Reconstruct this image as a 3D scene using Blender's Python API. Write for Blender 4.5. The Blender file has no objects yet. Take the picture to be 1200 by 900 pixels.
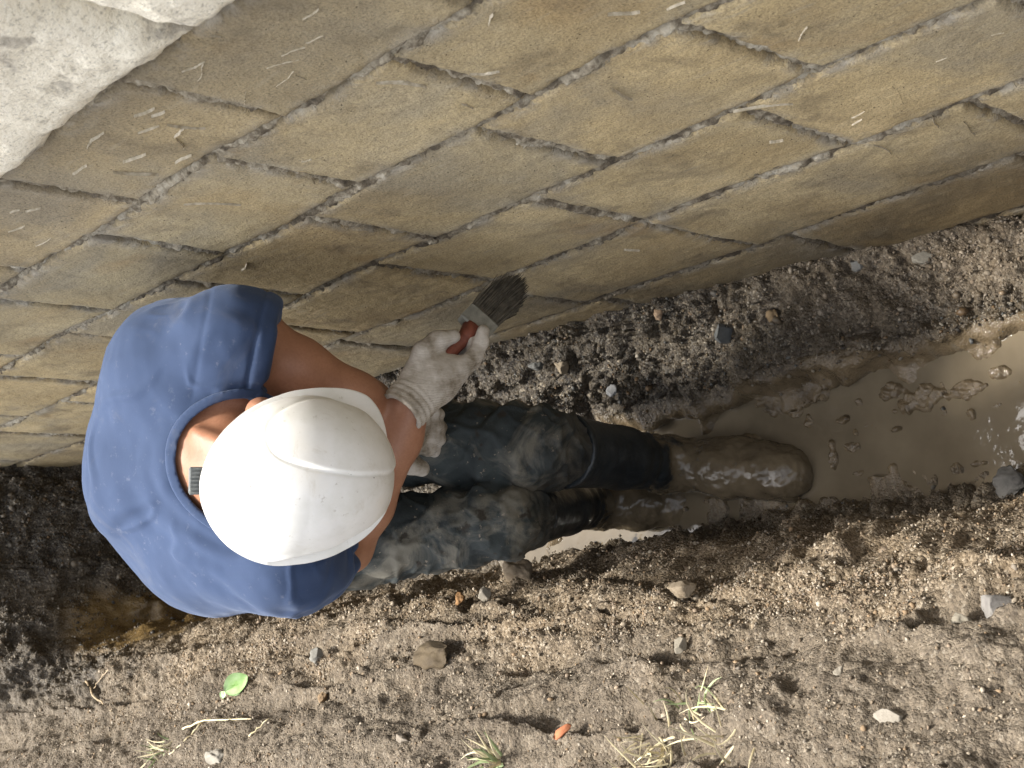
import bpy, math, random
import numpy as np
from mathutils import Vector, Matrix

random.seed(7)
rng = np.random.default_rng(11)
SC = bpy.context.scene
COL = SC.collection

# ------------------------------------------------------------------ camera, sky, sun, exposure
# axes of the place: X towards the stone wall, Y away along the trench, Z up; the muddy water lies at Z = 0
CR = Vector((-0.0953, -0.9770, 0.1905))      # X, Y and down axes of the place, seen in the picture's (right, down, depth)
CD = Vector((0.7355, 0.0596, 0.6749))
CF = Vector((-0.6709, 0.2042, 0.7128))
CAM_Z = 2.3
cam = bpy.data.cameras.new("camera")
cam.lens = 51.0
cam.sensor_width = 36.0
cam.clip_start = 0.05
cam.clip_end = 500.0
cam.dof.use_dof = True
cam.dof.focus_distance = 2.35
cam.dof.aperture_fstop = 13.0
cam_ob = bpy.data.objects.new("camera", cam)
COL.objects.link(cam_ob)
ax_right = Vector((CR.x, CF.x, -CD.x))
ax_up = -Vector((CR.y, CF.y, -CD.y))
ax_back = -Vector((CR.z, CF.z, -CD.z))
m3 = Matrix((ax_right, ax_up, ax_back)).transposed()
cam_ob.matrix_world = Matrix.Translation((0, 0, CAM_Z)) @ m3.to_4x4()
SC.camera = cam_ob

SUN = Vector((0.0, 0.42, 0.907)).normalized()
world = bpy.data.worlds.new("World")
SC.world = world
world.use_nodes = True
wn = world.node_tree
bg = wn.nodes["Background"]
sky = wn.nodes.new("ShaderNodeTexSky")
sky.sky_type = 'NISHITA'
sky.sun_disc = False
sky.sun_elevation = math.asin(SUN.z)
sky.sun_rotation = math.atan2(SUN.x, SUN.y)
sky.dust_density = 4.0
veil = wn.nodes.new("ShaderNodeHueSaturation")        # thin bright cloud: the blue is washed out
veil.inputs['Saturation'].default_value = 0.30
wn.links.new(sky.outputs[0], veil.inputs['Color'])
wn.links.new(veil.outputs[0], bg.inputs[0])
bg.inputs[1].default_value = 0.14
sun = bpy.data.lights.new("sun", 'SUN')
sun.energy = 2.5
sun.angle = math.radians(5.0)
sun.color = (1.0, 0.955, 0.88)
sun_ob = bpy.data.objects.new("sun", sun)
COL.objects.link(sun_ob)
sun_ob.rotation_euler = SUN.to_track_quat('Z', 'Y').to_euler()
SC.view_settings.view_transform = 'Standard'
SC.view_settings.look = 'None'
SC.view_settings.gamma = 1.0
SC.view_settings.exposure = 1.55
SC.render.engine = 'CYCLES'

# ------------------------------------------------------------------ helpers
PERM = rng.permutation(256)
PERM = np.concatenate([PERM, PERM, PERM]).astype(np.int64)
GR = rng.normal(size=(256, 3)).astype(np.float32)
GR /= np.linalg.norm(GR, axis=1)[:, None]


def perlin(p):
    p = np.asarray(p, np.float32)
    i = np.floor(p).astype(np.int64)
    f = p - i
    i &= 255
    u = f * f * f * (f * (f * 6 - 15) + 10)
    out = 0
    for dx in (0, 1):
        wx = u[:, 0] if dx else 1 - u[:, 0]
        a = PERM[(i[:, 0] + dx) & 255]
        for dy in (0, 1):
            wy = u[:, 1] if dy else 1 - u[:, 1]
            b = PERM[a + ((i[:, 1] + dy) & 255)]
            for dz in (0, 1):
                wz = u[:, 2] if dz else 1 - u[:, 2]
                g = GR[PERM[b + ((i[:, 2] + dz) & 255)]]
                out = out + wx * wy * wz * (g[:, 0] * (f[:, 0] - dx) + g[:, 1] * (f[:, 1] - dy) + g[:, 2] * (f[:, 2] - dz))
    return out


def fbm(p, octv=4, gain=0.5, lac=2.03):
    p = np.asarray(p, np.float32)
    s, a = 0, 1.0
    for o in range(octv):
        s = s + a * perlin(p + 17.3 * o)
        p = p * lac
        a *= gain
    return s


def billow(p, octv=3, gain=0.5):
    p = np.asarray(p, np.float32)
    s, a = 0, 1.0
    for o in range(octv):
        s = s + a * (np.abs(perlin(p + 9.1 * o)) * 2 - 0.45)
        p = p * 2.1
        a *= gain
    return s


def smooth(a, b, x):
    t = np.clip((np.asarray(x, float) - a) / (b - a), 0, 1)
    return t * t * (3 - 2 * t)


def mesh_from(name, V, Fq, mat=None, smooth_shade=True):
    V = np.asarray(V, np.float32)
    me = bpy.data.meshes.new(name)
    if isinstance(Fq, np.ndarray):
        n, k = Fq.shape
        me.vertices.add(len(V))
        me.vertices.foreach_set("co", V.ravel())
        me.loops.add(n * k)
        me.polygons.add(n)
        me.loops.foreach_set("vertex_index", Fq.astype(np.int32).ravel())
        me.polygons.foreach_set("loop_start", np.arange(0, n * k, k, dtype=np.int32))
        me.update(calc_edges=True)
    else:
        me.from_pydata([tuple(map(float, v)) for v in V], [], Fq)
    if smooth_shade:
        me.polygons.foreach_set("use_smooth", np.ones(len(me.polygons), bool))
    if mat:
        me.materials.append(mat)
    me.update()
    return me


def link(name, me, parent=None, **props):
    o = bpy.data.objects.new(name, me)
    COL.objects.link(o)
    if parent is not None:
        o.parent = parent
    for k, v in props.items():
        o[k] = v
    return o


def thing(name, label, cat, loc=(0, 0, 0), group=None):
    o = bpy.data.objects.new(name, None)
    COL.objects.link(o)
    o.location = loc
    o.empty_display_size = 0.05
    o['label'] = label
    o['category'] = cat
    if group:
        o['group'] = group
    return o


def child(name, V, F, mat, parent, smooth_shade=True, **props):
    """a part whose vertices are given in the place's axes"""
    V = np.asarray(V, float) - np.array(parent_origin(parent))
    return link(name, mesh_from(name, V, F, mat, smooth_shade), parent, **props)


def parent_origin(p):
    o = Vector((0, 0, 0))
    while p is not None:
        o += Vector(p.location)
        p = p.parent
    return o


def grid_faces(ni, nj):
    a = np.arange(ni * nj).reshape(ni, nj)
    return np.stack([a[:-1, :-1], a[1:, :-1], a[1:, 1:], a[:-1, 1:]], -1).reshape(-1, 4)


def color_attr(me, name, C):
    at = me.color_attributes.new(name, 'FLOAT_COLOR', 'POINT')
    C = np.asarray(C, np.float32)
    if C.shape[1] == 3:
        C = np.concatenate([C, np.ones((len(C), 1), np.float32)], 1)
    at.data.foreach_set("color", C.ravel())


def normals_of(me):
    N = np.empty(len(me.vertices) * 3, np.float32)
    me.vertex_normals.foreach_get("vector", N)
    return N.reshape(-1, 3)


def coords_of(me):
    V = np.empty(len(me.vertices) * 3, np.float32)
    me.vertices.foreach_get("co", V)
    return V.reshape(-1, 3)


# ---- implicit surfaces
class Field:
    def __init__(self, lo, hi, h):
        self.lo = np.array(lo, np.float32)
        self.h = h
        n = np.ceil((np.array(hi) - self.lo) / h).astype(int) + 1
        self.n = n
        self.D = np.full(n, 9.0, np.float32)
        self.axs = [self.lo[i] + h * np.arange(n[i], dtype=np.float32) for i in range(3)]

    def window(self, lo, hi):
        s = []
        for i in range(3):
            a = int(np.clip((lo[i] - self.lo[i]) / self.h, 0, self.n[i]))
            b = int(np.clip((hi[i] - self.lo[i]) / self.h + 2, 0, self.n[i]))
            s.append(slice(a, b))
        return tuple(s)

    def pts(self, s):
        return (self.axs[0][s[0]][:, None, None], self.axs[1][s[1]][None, :, None], self.axs[2][s[2]][None, None, :])

    def blend(self, s, d, k):
        D = self.D[s]
        if k > 0:
            hh = np.clip(0.5 + 0.5 * (D - d) / k, 0, 1)
            self.D[s] = D + (d - D) * hh - k * hh * (1 - hh)
        else:
            self.D[s] = np.minimum(D, d)

    def cone(self, a, ra, b, rb, k=0.02):
        a = np.array(a, np.float32)
        b = np.array(b, np.float32)
        R = max(ra, rb) + 2 * k + 0.06
        s = self.window(np.minimum(a, b) - R, np.maximum(a, b) + R)
        self.blend(s, self.cone_d(s, a, ra, b, rb), k)

    def cone_d(self, s, a, ra, b, rb):
        x, y, z = self.pts(s)
        ab = b - a
        L = float(ab @ ab) + 1e-9
        t = np.clip(((x - a[0]) * ab[0] + (y - a[1]) * ab[1] + (z - a[2]) * ab[2]) / L, 0, 1)
        dx = x - a[0] - t * ab[0]
        dy = y - a[1] - t * ab[1]
        dz = z - a[2] - t * ab[2]
        return np.sqrt(dx * dx + dy * dy + dz * dz) - (ra + t * (rb - ra))

    def chain(self, pts, k=0.02):
        for (a, ra), (b, rb) in zip(pts[:-1], pts[1:]):
            self.cone(a, ra, b, rb, k)

    def ellipsoid(self, c, axes, r, k=0.02):
        """axes: three unit vectors, r: three radii"""
        c = np.array(c, np.float32)
        R = max(r) + 2 * k + 0.06
        s = self.window(c - R, c + R)
        x, y, z = self.pts(s)
        q = 0
        for v, rr in zip(axes, r):
            q = q + (((x - c[0]) * v[0] + (y - c[1]) * v[1] + (z - c[2]) * v[2]) / rr) ** 2
        self.blend(s, (np.sqrt(q) - 1) * min(r), k)

    def carve(self, s, d):
        self.D[s] = np.maximum(self.D[s], -d)

    def mesh(self):
        return surface_nets(self.D, self.lo, self.h)


def surface_nets(D, lo, h):
    S = D < 0
    c = np.zeros(tuple(n - 1 for n in D.shape), np.int8)
    for i in (0, 1):
        for j in (0, 1):
            for k in (0, 1):
                c += S[i:S.shape[0] - 1 + i, j:S.shape[1] - 1 + j, k:S.shape[2] - 1 + k]
    act = (c > 0) & (c < 8)
    ii, jj, kk = np.nonzero(act)
    idx = np.full(act.shape, -1, np.int64)
    idx[ii, jj, kk] = np.arange(len(ii))
    acc = np.zeros((len(ii), 3), np.float32)
    cnt = np.zeros(len(ii), np.float32)
    cor = [(i, j, k) for i in (0, 1) for j in (0, 1) for k in (0, 1)]
    for a in cor:
        for ax in range(3):
            if a[ax]:
                continue
            b = list(a)
            b[ax] = 1
            d0 = D[ii + a[0], jj + a[1], kk + a[2]]
            d1 = D[ii + b[0], jj + b[1], kk + b[2]]
            cr = (d0 < 0) != (d1 < 0)
            t = np.where(cr, d0 / np.where(cr, d0 - d1, 1), 0)
            p = np.array(a, np.float32)[None, :].repeat(len(ii), 0)
            p[:, ax] += t
            acc += p * cr[:, None]
            cnt += cr
    V = (np.stack([ii, jj, kk], 1) + acc / np.maximum(cnt, 1)[:, None]) * h + lo
    Fs = []
    for ax in range(3):
        s0 = [slice(None)] * 3
        s1 = [slice(None)] * 3
        s0[ax] = slice(0, -1)
        s1[ax] = slice(1, None)
        a = S[tuple(s0)]
        b = S[tuple(s1)]
        e = a != b
        u, w = [(1, 2), (2, 0), (0, 1)][ax]
        sl = [slice(None)] * 3
        sl[u] = slice(1, -1)
        sl[w] = slice(1, -1)
        m = np.zeros_like(e)
        m[tuple(sl)] = e[tuple(sl)]
        q = np.array(np.nonzero(m)).T
        if not len(q):
            continue
        inside = a[q[:, 0], q[:, 1], q[:, 2]]
        quad = []
        for du, dw in ((1, 1), (0, 1), (0, 0), (1, 0)):
            qq = q.copy()
            qq[:, u] -= du
            qq[:, w] -= dw
            quad.append(idx[qq[:, 0], qq[:, 1], qq[:, 2]])
        quad = np.stack(quad, 1)
        quad[~inside] = quad[~inside][:, ::-1]
        Fs.append(quad)
    Fq = np.concatenate(Fs)
    Fq = Fq[(Fq >= 0).all(1)]
    return V, Fq


def relax(V, F, n=2, w=0.5):
    e = np.concatenate([F[:, [0, 1]], F[:, [1, 2]], F[:, [2, 3]], F[:, [3, 0]]])
    e = np.concatenate([e, e[:, ::-1]])
    deg = np.bincount(e[:, 0], minlength=len(V)).astype(np.float32)
    for _ in range(n):
        A = np.stack([np.bincount(e[:, 0], V[e[:, 1], i], len(V)) for i in range(3)], 1)
        V = V + w * (A / np.maximum(deg, 1)[:, None] - V)
    return V


def tube_mesh(pts, radii, n=8, close_ends=True):
    """a round tube along a path"""
    pts = np.asarray(pts, float)
    T = np.gradient(pts, axis=0)
    T /= np.linalg.norm(T, axis=1)[:, None] + 1e-9
    ref = np.array([0.31, 0.52, 0.8])
    V = []
    for p, t, r in zip(pts, T, radii):
        u = np.cross(t, ref)
        u /= np.linalg.norm(u) + 1e-9
        w = np.cross(t, u)
        for k in range(n):
            a = 2 * math.pi * k / n
            V.append(p + r * (math.cos(a) * u + math.sin(a) * w))
    F = []
    for i in range(len(pts) - 1):
        for k in range(n):
            F.append((i * n + k, i * n + (k + 1) % n, (i + 1) * n + (k + 1) % n, (i + 1) * n + k))
    if close_ends:
        F.append(tuple(range(n))[::-1])
        F.append(tuple(range((len(pts) - 1) * n, len(pts) * n)))
    return np.array(V), F


# ---- material helpers
class Mat:
    def __init__(self, name):
        self.m = bpy.data.materials.new(name)
        self.m.use_nodes = True
        self.t = self.m.node_tree
        self.b = self.t.nodes["Principled BSDF"]
        self.tc = self.t.nodes.new("ShaderNodeTexCoord")
        self.geo = self.t.nodes.new("ShaderNodeNewGeometry")

    def node(self, kind, ins=None, **props):
        n = self.t.nodes.new(kind)
        for k, v in props.items():
            setattr(n, k, v)
        for k, v in (ins or {}).items():
            self.put(n.inputs[k], v)
        return n

    def put(self, sock, v):
        if hasattr(v, 'is_output'):
            self.t.links.new(v, sock)
        else:
            if sock.type == 'RGBA' and len(v) == 3:
                v = (*v, 1)
            sock.default_value = v

    def obj(self):
        return self.tc.outputs['Object']

    def pos(self):
        return self.geo.outputs['Position']

    def noise(self, scale, detail=4, rough=0.55, vec=None, dist=0.0):
        n = self.node("ShaderNodeTexNoise", {'Vector': vec or self.pos(), 'Scale': scale, 'Detail': detail, 'Roughness': rough, 'Distortion': dist})
        return n.outputs['Fac']

    def vor(self, scale, vec=None, feature='F1', out='Distance', rand=1.0):
        n = self.node("ShaderNodeTexVoronoi", {'Vector': vec or self.pos(), 'Scale': scale, 'Randomness': rand}, feature=feature)
        return n.outputs[out]

    def ramp(self, fac, stops, interp='LINEAR'):
        n = self.node("ShaderNodeValToRGB", {'Fac': fac})
        cr = n.color_ramp
        cr.interpolation = interp
        while len(cr.elements) < len(stops):
            cr.elements.new(0.5)
        for e, (p, c) in zip(cr.elements, stops):
            e.position = p
            if isinstance(c, (int, float)):
                c = (c, c, c)
            e.color = (*c, 1)
        return n.outputs['Color']

    def mix(self, fac, a, b, mode='MIX'):
        n = self.node("ShaderNodeMix", data_type='RGBA', blend_type=mode)
        self.put(n.inputs['Factor'], fac)
        self.put(n.inputs[6], a)
        self.put(n.inputs[7], b)
        return n.outputs[2]

    def math(self, op, a, b=0.0, clamp=False):
        n = self.node("ShaderNodeMath", operation=op, use_clamp=clamp)
        self.put(n.inputs[0], a)
        self.put(n.inputs[1], b)
        return n.outputs[0]

    def bump(self, height, strength=0.5, dist=0.002, normal=None):
        n = self.node("ShaderNodeBump", {'Height': height, 'Strength': strength, 'Distance': dist})
        if normal is not None:
            self.put(n.inputs['Normal'], normal)
        return n.outputs['Normal']

    def attr(self, name):
        return self.node("ShaderNodeAttribute", attribute_name=name)

    def sep(self, v):
        return self.node("ShaderNodeSeparateXYZ", {0: v}).outputs

    def setp(self, **k):
        for key, v in k.items():
            self.put(self.b.inputs[key.replace('_', ' ')], v)
        return self.m


# ------------------------------------------------------------------ materials
def mat_soil():
    M = Mat("soil")
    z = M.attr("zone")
    zr, zg, zb = M.node("ShaderNodeSeparateColor", {0: z.outputs['Color']}).outputs[:3]   # mud, topsoil (bank shadow painted into the colour), damp gravel
    grain = M.vor(210, out='Color')
    g1 = M.node("ShaderNodeSeparateColor", {0: grain}).outputs
    grit = M.ramp(g1[0], [(0.0, (0.055, 0.041, 0.027)), (0.3, (0.125, 0.095, 0.062)), (0.6, (0.215, 0.170, 0.115)), (0.85, (0.275, 0.215, 0.148)), (1.0, (0.46, 0.40, 0.31))])
    big = M.noise(9, 5, 0.6)
    sandy = M.mix(M.ramp(big, [(0.35, 0.0), (0.68, 1.0)]), grit, (0.185, 0.125, 0.062), 'MIX')
    sandy = M.mix(0.62, sandy, grit)
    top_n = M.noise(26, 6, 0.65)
    top = M.ramp(top_n, [(0.28, (0.058, 0.046, 0.033)), (0.5, (0.112, 0.091, 0.067)), (0.72, (0.180, 0.149, 0.112))])  # greyer, darker soil tone: soft shadow on the bank put into the colour
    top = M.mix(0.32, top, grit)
    dampg = M.ramp(g1[1], [(0.0, (0.016, 0.012, 0.009)), (0.4, (0.046, 0.035, 0.024)), (0.7, (0.090, 0.069, 0.044)), (0.9, (0.15, 0.138, 0.115)), (1.0, (0.29, 0.24, 0.17))])
    damp2 = M.mix(M.ramp(M.noise(14, 5, 0.6), [(0.4, 0.0), (0.65, 0.75)]), dampg, (0.058, 0.043, 0.024))
    mud = M.ramp(M.noise(16, 5, 0.6), [(0.3, (0.070, 0.052, 0.032)), (0.6, (0.150, 0.112, 0.066)), (0.8, (0.125, 0.115, 0.09))])
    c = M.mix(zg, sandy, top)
    mv = M.node("ShaderNodeMapping", {0: M.pos(), 'Scale': (9, 5, 9)})
    moist = M.ramp(M.noise(1.0, 5, 0.62, vec=mv.outputs[0], dist=0.5), [(0.52, 0.0), (0.68, 0.48)])
    c = M.mix(moist, c, (0.070, 0.053, 0.036))
    c = M.mix(zb, c, damp2)
    c = M.mix(zr, c, mud)
    ochre = M.ramp(M.noise(19, 5, 0.65), [(0.32, (0.075, 0.050, 0.022)), (0.55, (0.185, 0.120, 0.046)), (0.75, (0.25, 0.19, 0.10))])
    c = M.mix(z.outputs['Alpha'], c, ochre)
    rough = M.ramp(zr, [(0.0, 0.92), (1.0, 0.28)])
    rough2 = M.math('SUBTRACT', rough, M.math('MULTIPLY', zb, M.math('MULTIPLY', M.noise(60, 3), 0.75)), clamp=True)
    h = M.math('ADD', M.math('MULTIPLY', M.vor(210), -0.8), M.math('MULTIPLY', M.noise(120, 5, 0.65), 1.5))
    h = M.math('ADD', h, M.math('MULTIPLY', M.vor(520), -0.35))
    st = M.math('SUBTRACT', 1.0, M.math('MULTIPLY', zr, 0.55))
    nrm = M.bump(h, 0.9, 0.0032)
    M.t.links.new(st, nrm.node.inputs['Strength'])
    return M.setp(Base_Color=c, Roughness=rough2, Normal=nrm)


def mat_pebble():
    M = Mat("pebble")
    a = M.attr("tint")
    n = M.noise(160, 4, 0.6)
    c = M.mix(0.55, a.outputs['Color'], M.mix(n, (0.35, 0.35, 0.35), (1.15, 1.12, 1.05)), 'MULTIPLY')
    return M.setp(Base_Color=c, Roughness=M.math('SUBTRACT', 1.0, a.outputs['Alpha']), Normal=M.bump(M.noise(420, 3), 0.5, 0.001))


def mat_water():
    M = Mat("muddy_water")
    n = M.noise(7, 4, 0.55)
    c = M.ramp(n, [(0.3, (0.098, 0.079, 0.053)), (0.7, (0.158, 0.129, 0.088))])
    h = M.math('ADD', M.math('MULTIPLY', M.noise(22, 2, 0.5), 1.0), M.math('MULTIPLY', M.noise(70, 2, 0.5), 0.30))
    return M.setp(Base_Color=c, Roughness=0.06, Normal=M.bump(h, 0.34, 0.003), IOR=1.33)


def mat_block():
    M = Mat("block_stone")
    oi = M.node("ShaderNodeObjectInfo")
    rnd = oi.outputs['Random']
    n1 = M.noise(5, 6, 0.6)
    base = M.ramp(n1, [(0.28, (0.215, 0.170, 0.100)), (0.5, (0.315, 0.252, 0.145)), (0.68, (0.40, 0.325, 0.195))])
    tint = M.ramp(rnd, [(0.0, (1.12, 1.12, 1.11)), (0.5, (1.24, 1.22, 1.17)), (1.0, (1.36, 1.31, 1.22))])
    c = M.mix(1.0, base, tint, 'MULTIPLY')
    x, y, z = M.sep(M.pos())
    # horizontal rubbing streaks and rusty blotches
    sv = M.node("ShaderNodeMapping", {0: M.pos(), 'Scale': (6, 5, 40)})
    streak = M.noise(1.6, 4, 0.6, vec=sv.outputs[0])
    c = M.mix(M.ramp(streak, [(0.5, 0.0), (0.8, 0.45)]), c, (0.33, 0.275, 0.18))
    rust = M.ramp(M.noise(4.3, 3, 0.5, dist=0.6), [(0.63, 0.0), (0.74, 0.6)])
    c = M.mix(rust, c, (0.27, 0.155, 0.05))
    # soot-dark weathering under the white course and soil smeared over the lowest courses
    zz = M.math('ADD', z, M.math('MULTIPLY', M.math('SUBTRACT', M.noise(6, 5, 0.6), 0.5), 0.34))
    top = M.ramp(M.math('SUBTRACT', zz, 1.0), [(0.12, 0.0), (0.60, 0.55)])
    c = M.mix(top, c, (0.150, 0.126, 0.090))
    soil = M.ramp(zz, [(0.10, 0.85), (0.44, 0.0)])
    c = M.mix(soil, c, (0.072, 0.050, 0.026))
    pt = M.noise(2.6, 5, 0.6, dist=0.7)
    c = M.mix(M.ramp(pt, [(0.38, 0.55), (0.5, 0.0)]), c, (0.225, 0.200, 0.150))
    c = M.mix(M.ramp(pt, [(0.52, 0.0), (0.66, 0.55)]), c, (0.36, 0.265, 0.130))
    spk = M.ramp(M.noise(300, 5, 0.75), [(0.34, 0.40), (0.47, 1.0), (0.66, 1.45)])
    c = M.mix(0.85, c, M.mix(1.0, c, spk, 'MULTIPLY'))
    pits = M.ramp(M.vor(95), [(0.05, 1.0), (0.16, 0.0)])
    pits = M.math('MULTIPLY', pits, M.ramp(M.noise(18, 3), [(0.5, 0.0), (0.62, 1.0)]))
    c = M.mix(M.math('MULTIPLY', pits, 0.45), c, (0.06, 0.045, 0.03))
    h = M.math('ADD', M.math('MULTIPLY', M.noise(240, 4, 0.7), 0.55), M.math('MULTIPLY', M.noise(45, 4, 0.6), 0.9))
    h = M.math('SUBTRACT', h, M.math('MULTIPLY', pits, 0.8))
    tool = M.node("ShaderNodeMapping", {0: M.pos(), 'Rotation': (0.5, 0, 0), 'Scale': (60, 14, 95)})
    tn = M.noise(1.0, 3, 0.55, vec=tool.outputs[0])
    scuff = M.math('MULTIPLY', M.ramp(tn, [(0.60, 0.0), (0.70, 1.0)]), M.ramp(M.noise(3.1, 3), [(0.42, 0.0), (0.6, 0.55)]))
    c = M.mix(scuff, c, (0.36, 0.31, 0.22))
    dark = M.ramp(M.noise(7.5, 5, 0.68, dist=0.5), [(0.53, 0.0), (0.70, 0.6)])
    c = M.mix(dark, c, (0.125, 0.098, 0.06))
    ed = M.attr("edge").outputs['Fac']
    lap = M.math('MULTIPLY', M.ramp(ed, [(0.12, 0.0), (0.75, 1.0)]), M.ramp(M.noise(15, 6, 0.7, dist=0.6), [(0.46, 0.0), (0.60, 0.85)]))
    c = M.mix(lap, c, M.mix(M.noise(140, 3), (0.27, 0.245, 0.20), (0.44, 0.40, 0.325)))
    grime = M.math('MULTIPLY', M.ramp(ed, [(0.25, 0.0), (0.9, 1.0)]), M.ramp(M.noise(17, 5, 0.7), [(0.48, 0.5), (0.60, 0.0)]))
    c = M.mix(grime, c, (0.085, 0.066, 0.042))
    h = M.math('ADD', h, M.math('MULTIPLY', lap, 0.7))
    rough = M.ramp(soil, [(0.0, 0.86), (1.0, 0.6)])
    return M.setp(Base_Color=c, Roughness=rough, Normal=M.bump(h, 1.0, 0.0034))


def mat_mortar():
    M = Mat("mortar")
    x, y, z = M.sep(M.pos())
    n = M.noise(30, 5, 0.65)
    c = M.ramp(n, [(0.30, (0.045, 0.034, 0.022)), (0.44, (0.130, 0.104, 0.070)), (0.54, (0.30, 0.26, 0.19)), (0.72, (0.46, 0.42, 0.34))])
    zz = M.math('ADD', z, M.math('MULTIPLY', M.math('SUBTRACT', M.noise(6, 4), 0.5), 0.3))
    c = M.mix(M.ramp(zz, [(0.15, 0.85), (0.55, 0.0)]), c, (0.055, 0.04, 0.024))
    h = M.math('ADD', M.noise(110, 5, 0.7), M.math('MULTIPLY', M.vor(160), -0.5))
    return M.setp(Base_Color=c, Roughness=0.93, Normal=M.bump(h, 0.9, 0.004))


def mat_white_stone():
    M = Mat("white_stone")
    n = M.noise(13, 6, 0.62, dist=0.4)
    c = M.ramp(n, [(0.31, (0.30, 0.27, 0.22)), (0.40, (0.52, 0.48, 0.40)), (0.46, (0.82, 0.765, 0.63)), (0.65, (0.88, 0.83, 0.70))])
    sp = M.ramp(M.noise(190, 5, 0.75), [(0.36, 0.45), (0.47, 1.0)])
    c = M.mix(0.8, c, M.mix(1.0, c, sp, 'MULTIPLY'))
    h = M.math('ADD', M.noise(150, 5, 0.7), M.math('MULTIPLY', M.noise(38, 4, 0.6), 1.4))
    return M.setp(Base_Color=c, Roughness=0.9, Normal=M.bump(h, 0.8, 0.004))


def mat_mark():
    M = Mat("chisel_scar")
    c = M.ramp(M.noise(120, 3), [(0.3, (0.30, 0.255, 0.175)), (0.7, (0.58, 0.52, 0.41))])
    return M.setp(Base_Color=c, Roughness=0.95)


def mat_skin():
    M = Mat("skin")
    n = M.noise(22, 4, 0.55)
    c = M.ramp(n, [(0.3, (0.285, 0.128, 0.070)), (0.7, (0.40, 0.195, 0.115))])
    c = M.mix(M.ramp(M.noise(260, 3), [(0.4, 0.0), (0.7, 0.22)]), c, (0.16, 0.062, 0.03))
    m = M.setp(Base_Color=c, Roughness=0.5, Normal=M.bump(M.noise(420, 3, 0.6), 0.25, 0.0008))
    M.b.inputs['Subsurface Weight'].default_value = 0.08
    M.b.inputs['Subsurface Radius'].default_value = (0.01, 0.004, 0.002)
    return m


def mat_shirt():
    M = Mat("shirt_cotton")
    n = M.noise(10, 5, 0.55)
    c = M.ramp(n, [(0.3, (0.019, 0.038, 0.090)), (0.7, (0.027, 0.050, 0.112))])
    lint = M.ramp(M.noise(55, 5, 0.75), [(0.60, 0.0), (0.78, 0.5)])
    c = M.mix(lint, c, (0.17, 0.18, 0.22))
    dust = M.ramp(M.noise(7, 6, 0.7, dist=0.8), [(0.55, 0.0), (0.75, 0.28)])
    c = M.mix(dust, c, (0.16, 0.15, 0.14))
    wv = M.node("ShaderNodeTexWave", {'Vector': M.pos(), 'Scale': 380, 'Distortion': 2.0, 'Detail': 1.0})
    h = M.math('ADD', M.math('MULTIPLY', wv.outputs['Fac'], 0.25), M.math('MULTIPLY', M.noise(300, 3, 0.6), 0.7))
    m = M.setp(Base_Color=c, Roughness=0.88, Normal=M.bump(h, 0.3, 0.001))
    M.b.inputs['Sheen Weight'].default_value = 0.15
    M.b.inputs['Sheen Roughness'].default_value = 0.45
    M.b.inputs['Sheen Tint'].default_value = (0.6, 0.72, 1.0, 1)
    return m


def mat_jeans():
    M = Mat("muddy_denim")
    n = M.noise(14, 5, 0.6)
    c = M.ramp(n, [(0.3, (0.016, 0.021, 0.022)), (0.7, (0.042, 0.051, 0.049))])
    smear = M.ramp(M.noise(8.5, 5, 0.62, dist=0.9), [(0.47, 0.0), (0.60, 0.9)])
    c = M.mix(smear, c, (0.160, 0.147, 0.115))
    blots = M.ramp(M.noise(30, 3, 0.5), [(0.64, 0.0), (0.70, 0.9)])
    c = M.mix(blots, c, (0.024, 0.018, 0.011))
    splash = M.ramp(M.noise(90, 3, 0.6), [(0.66, 0.0), (0.71, 0.8)])
    c = M.mix(splash, c, (0.24, 0.2, 0.15))
    x, y, z = M.sep(M.pos())
    wet = M.ramp(M.math('ADD', z, M.math('MULTIPLY', M.noise(9, 3), 0.2)), [(0.52, 1.0), (0.66, 0.0)])
    c = M.mix(M.math('MULTIPLY', wet, 0.75), c, (0.012, 0.014, 0.016))
    h = M.math('ADD', M.math('MULTIPLY', M.noise(60, 4, 0.6), 0.9), M.math('MULTIPLY', M.noise(380, 2), 0.4))
    h = M.math('ADD', h, M.math('MULTIPLY', smear, 0.9))
    return M.setp(Base_Color=c, Roughness=M.ramp(wet, [(0.0, 0.85), (1.0, 0.5)]), Normal=M.bump(h, 0.42, 0.003))


def mat_boot():
    M = Mat("muddy_rubber")
    x, y, z = M.sep(M.pos())
    zz = M.math('ADD', z, M.math('MULTIPLY', M.math('SUBTRACT', M.noise(24, 5, 0.65), 0.5), 0.30))
    mud = M.ramp(zz, [(0.115, 1.0), (0.15, 0.0)])
    rub = M.ramp(M.noise(35, 4, 0.6), [(0.35, (0.010, 0.013, 0.015)), (0.62, (0.022, 0.027, 0.030)), (0.8, (0.085, 0.082, 0.07))])
    mc = M.ramp(M.noise(18, 4, 0.6), [(0.3, (0.085, 0.066, 0.042)), (0.7, (0.150, 0.118, 0.076))])
    c = M.mix(mud, rub, mc)
    h = M.math('ADD', M.math('MULTIPLY', M.noise(40, 3, 0.55), 1.0), M.math('MULTIPLY', M.noise(150, 3, 0.5), 0.3))
    return M.setp(Base_Color=c, Roughness=M.ramp(mud, [(0.0, 0.42), (1.0, 0.22)]), Normal=M.bump(h, 0.5, 0.004))


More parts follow.
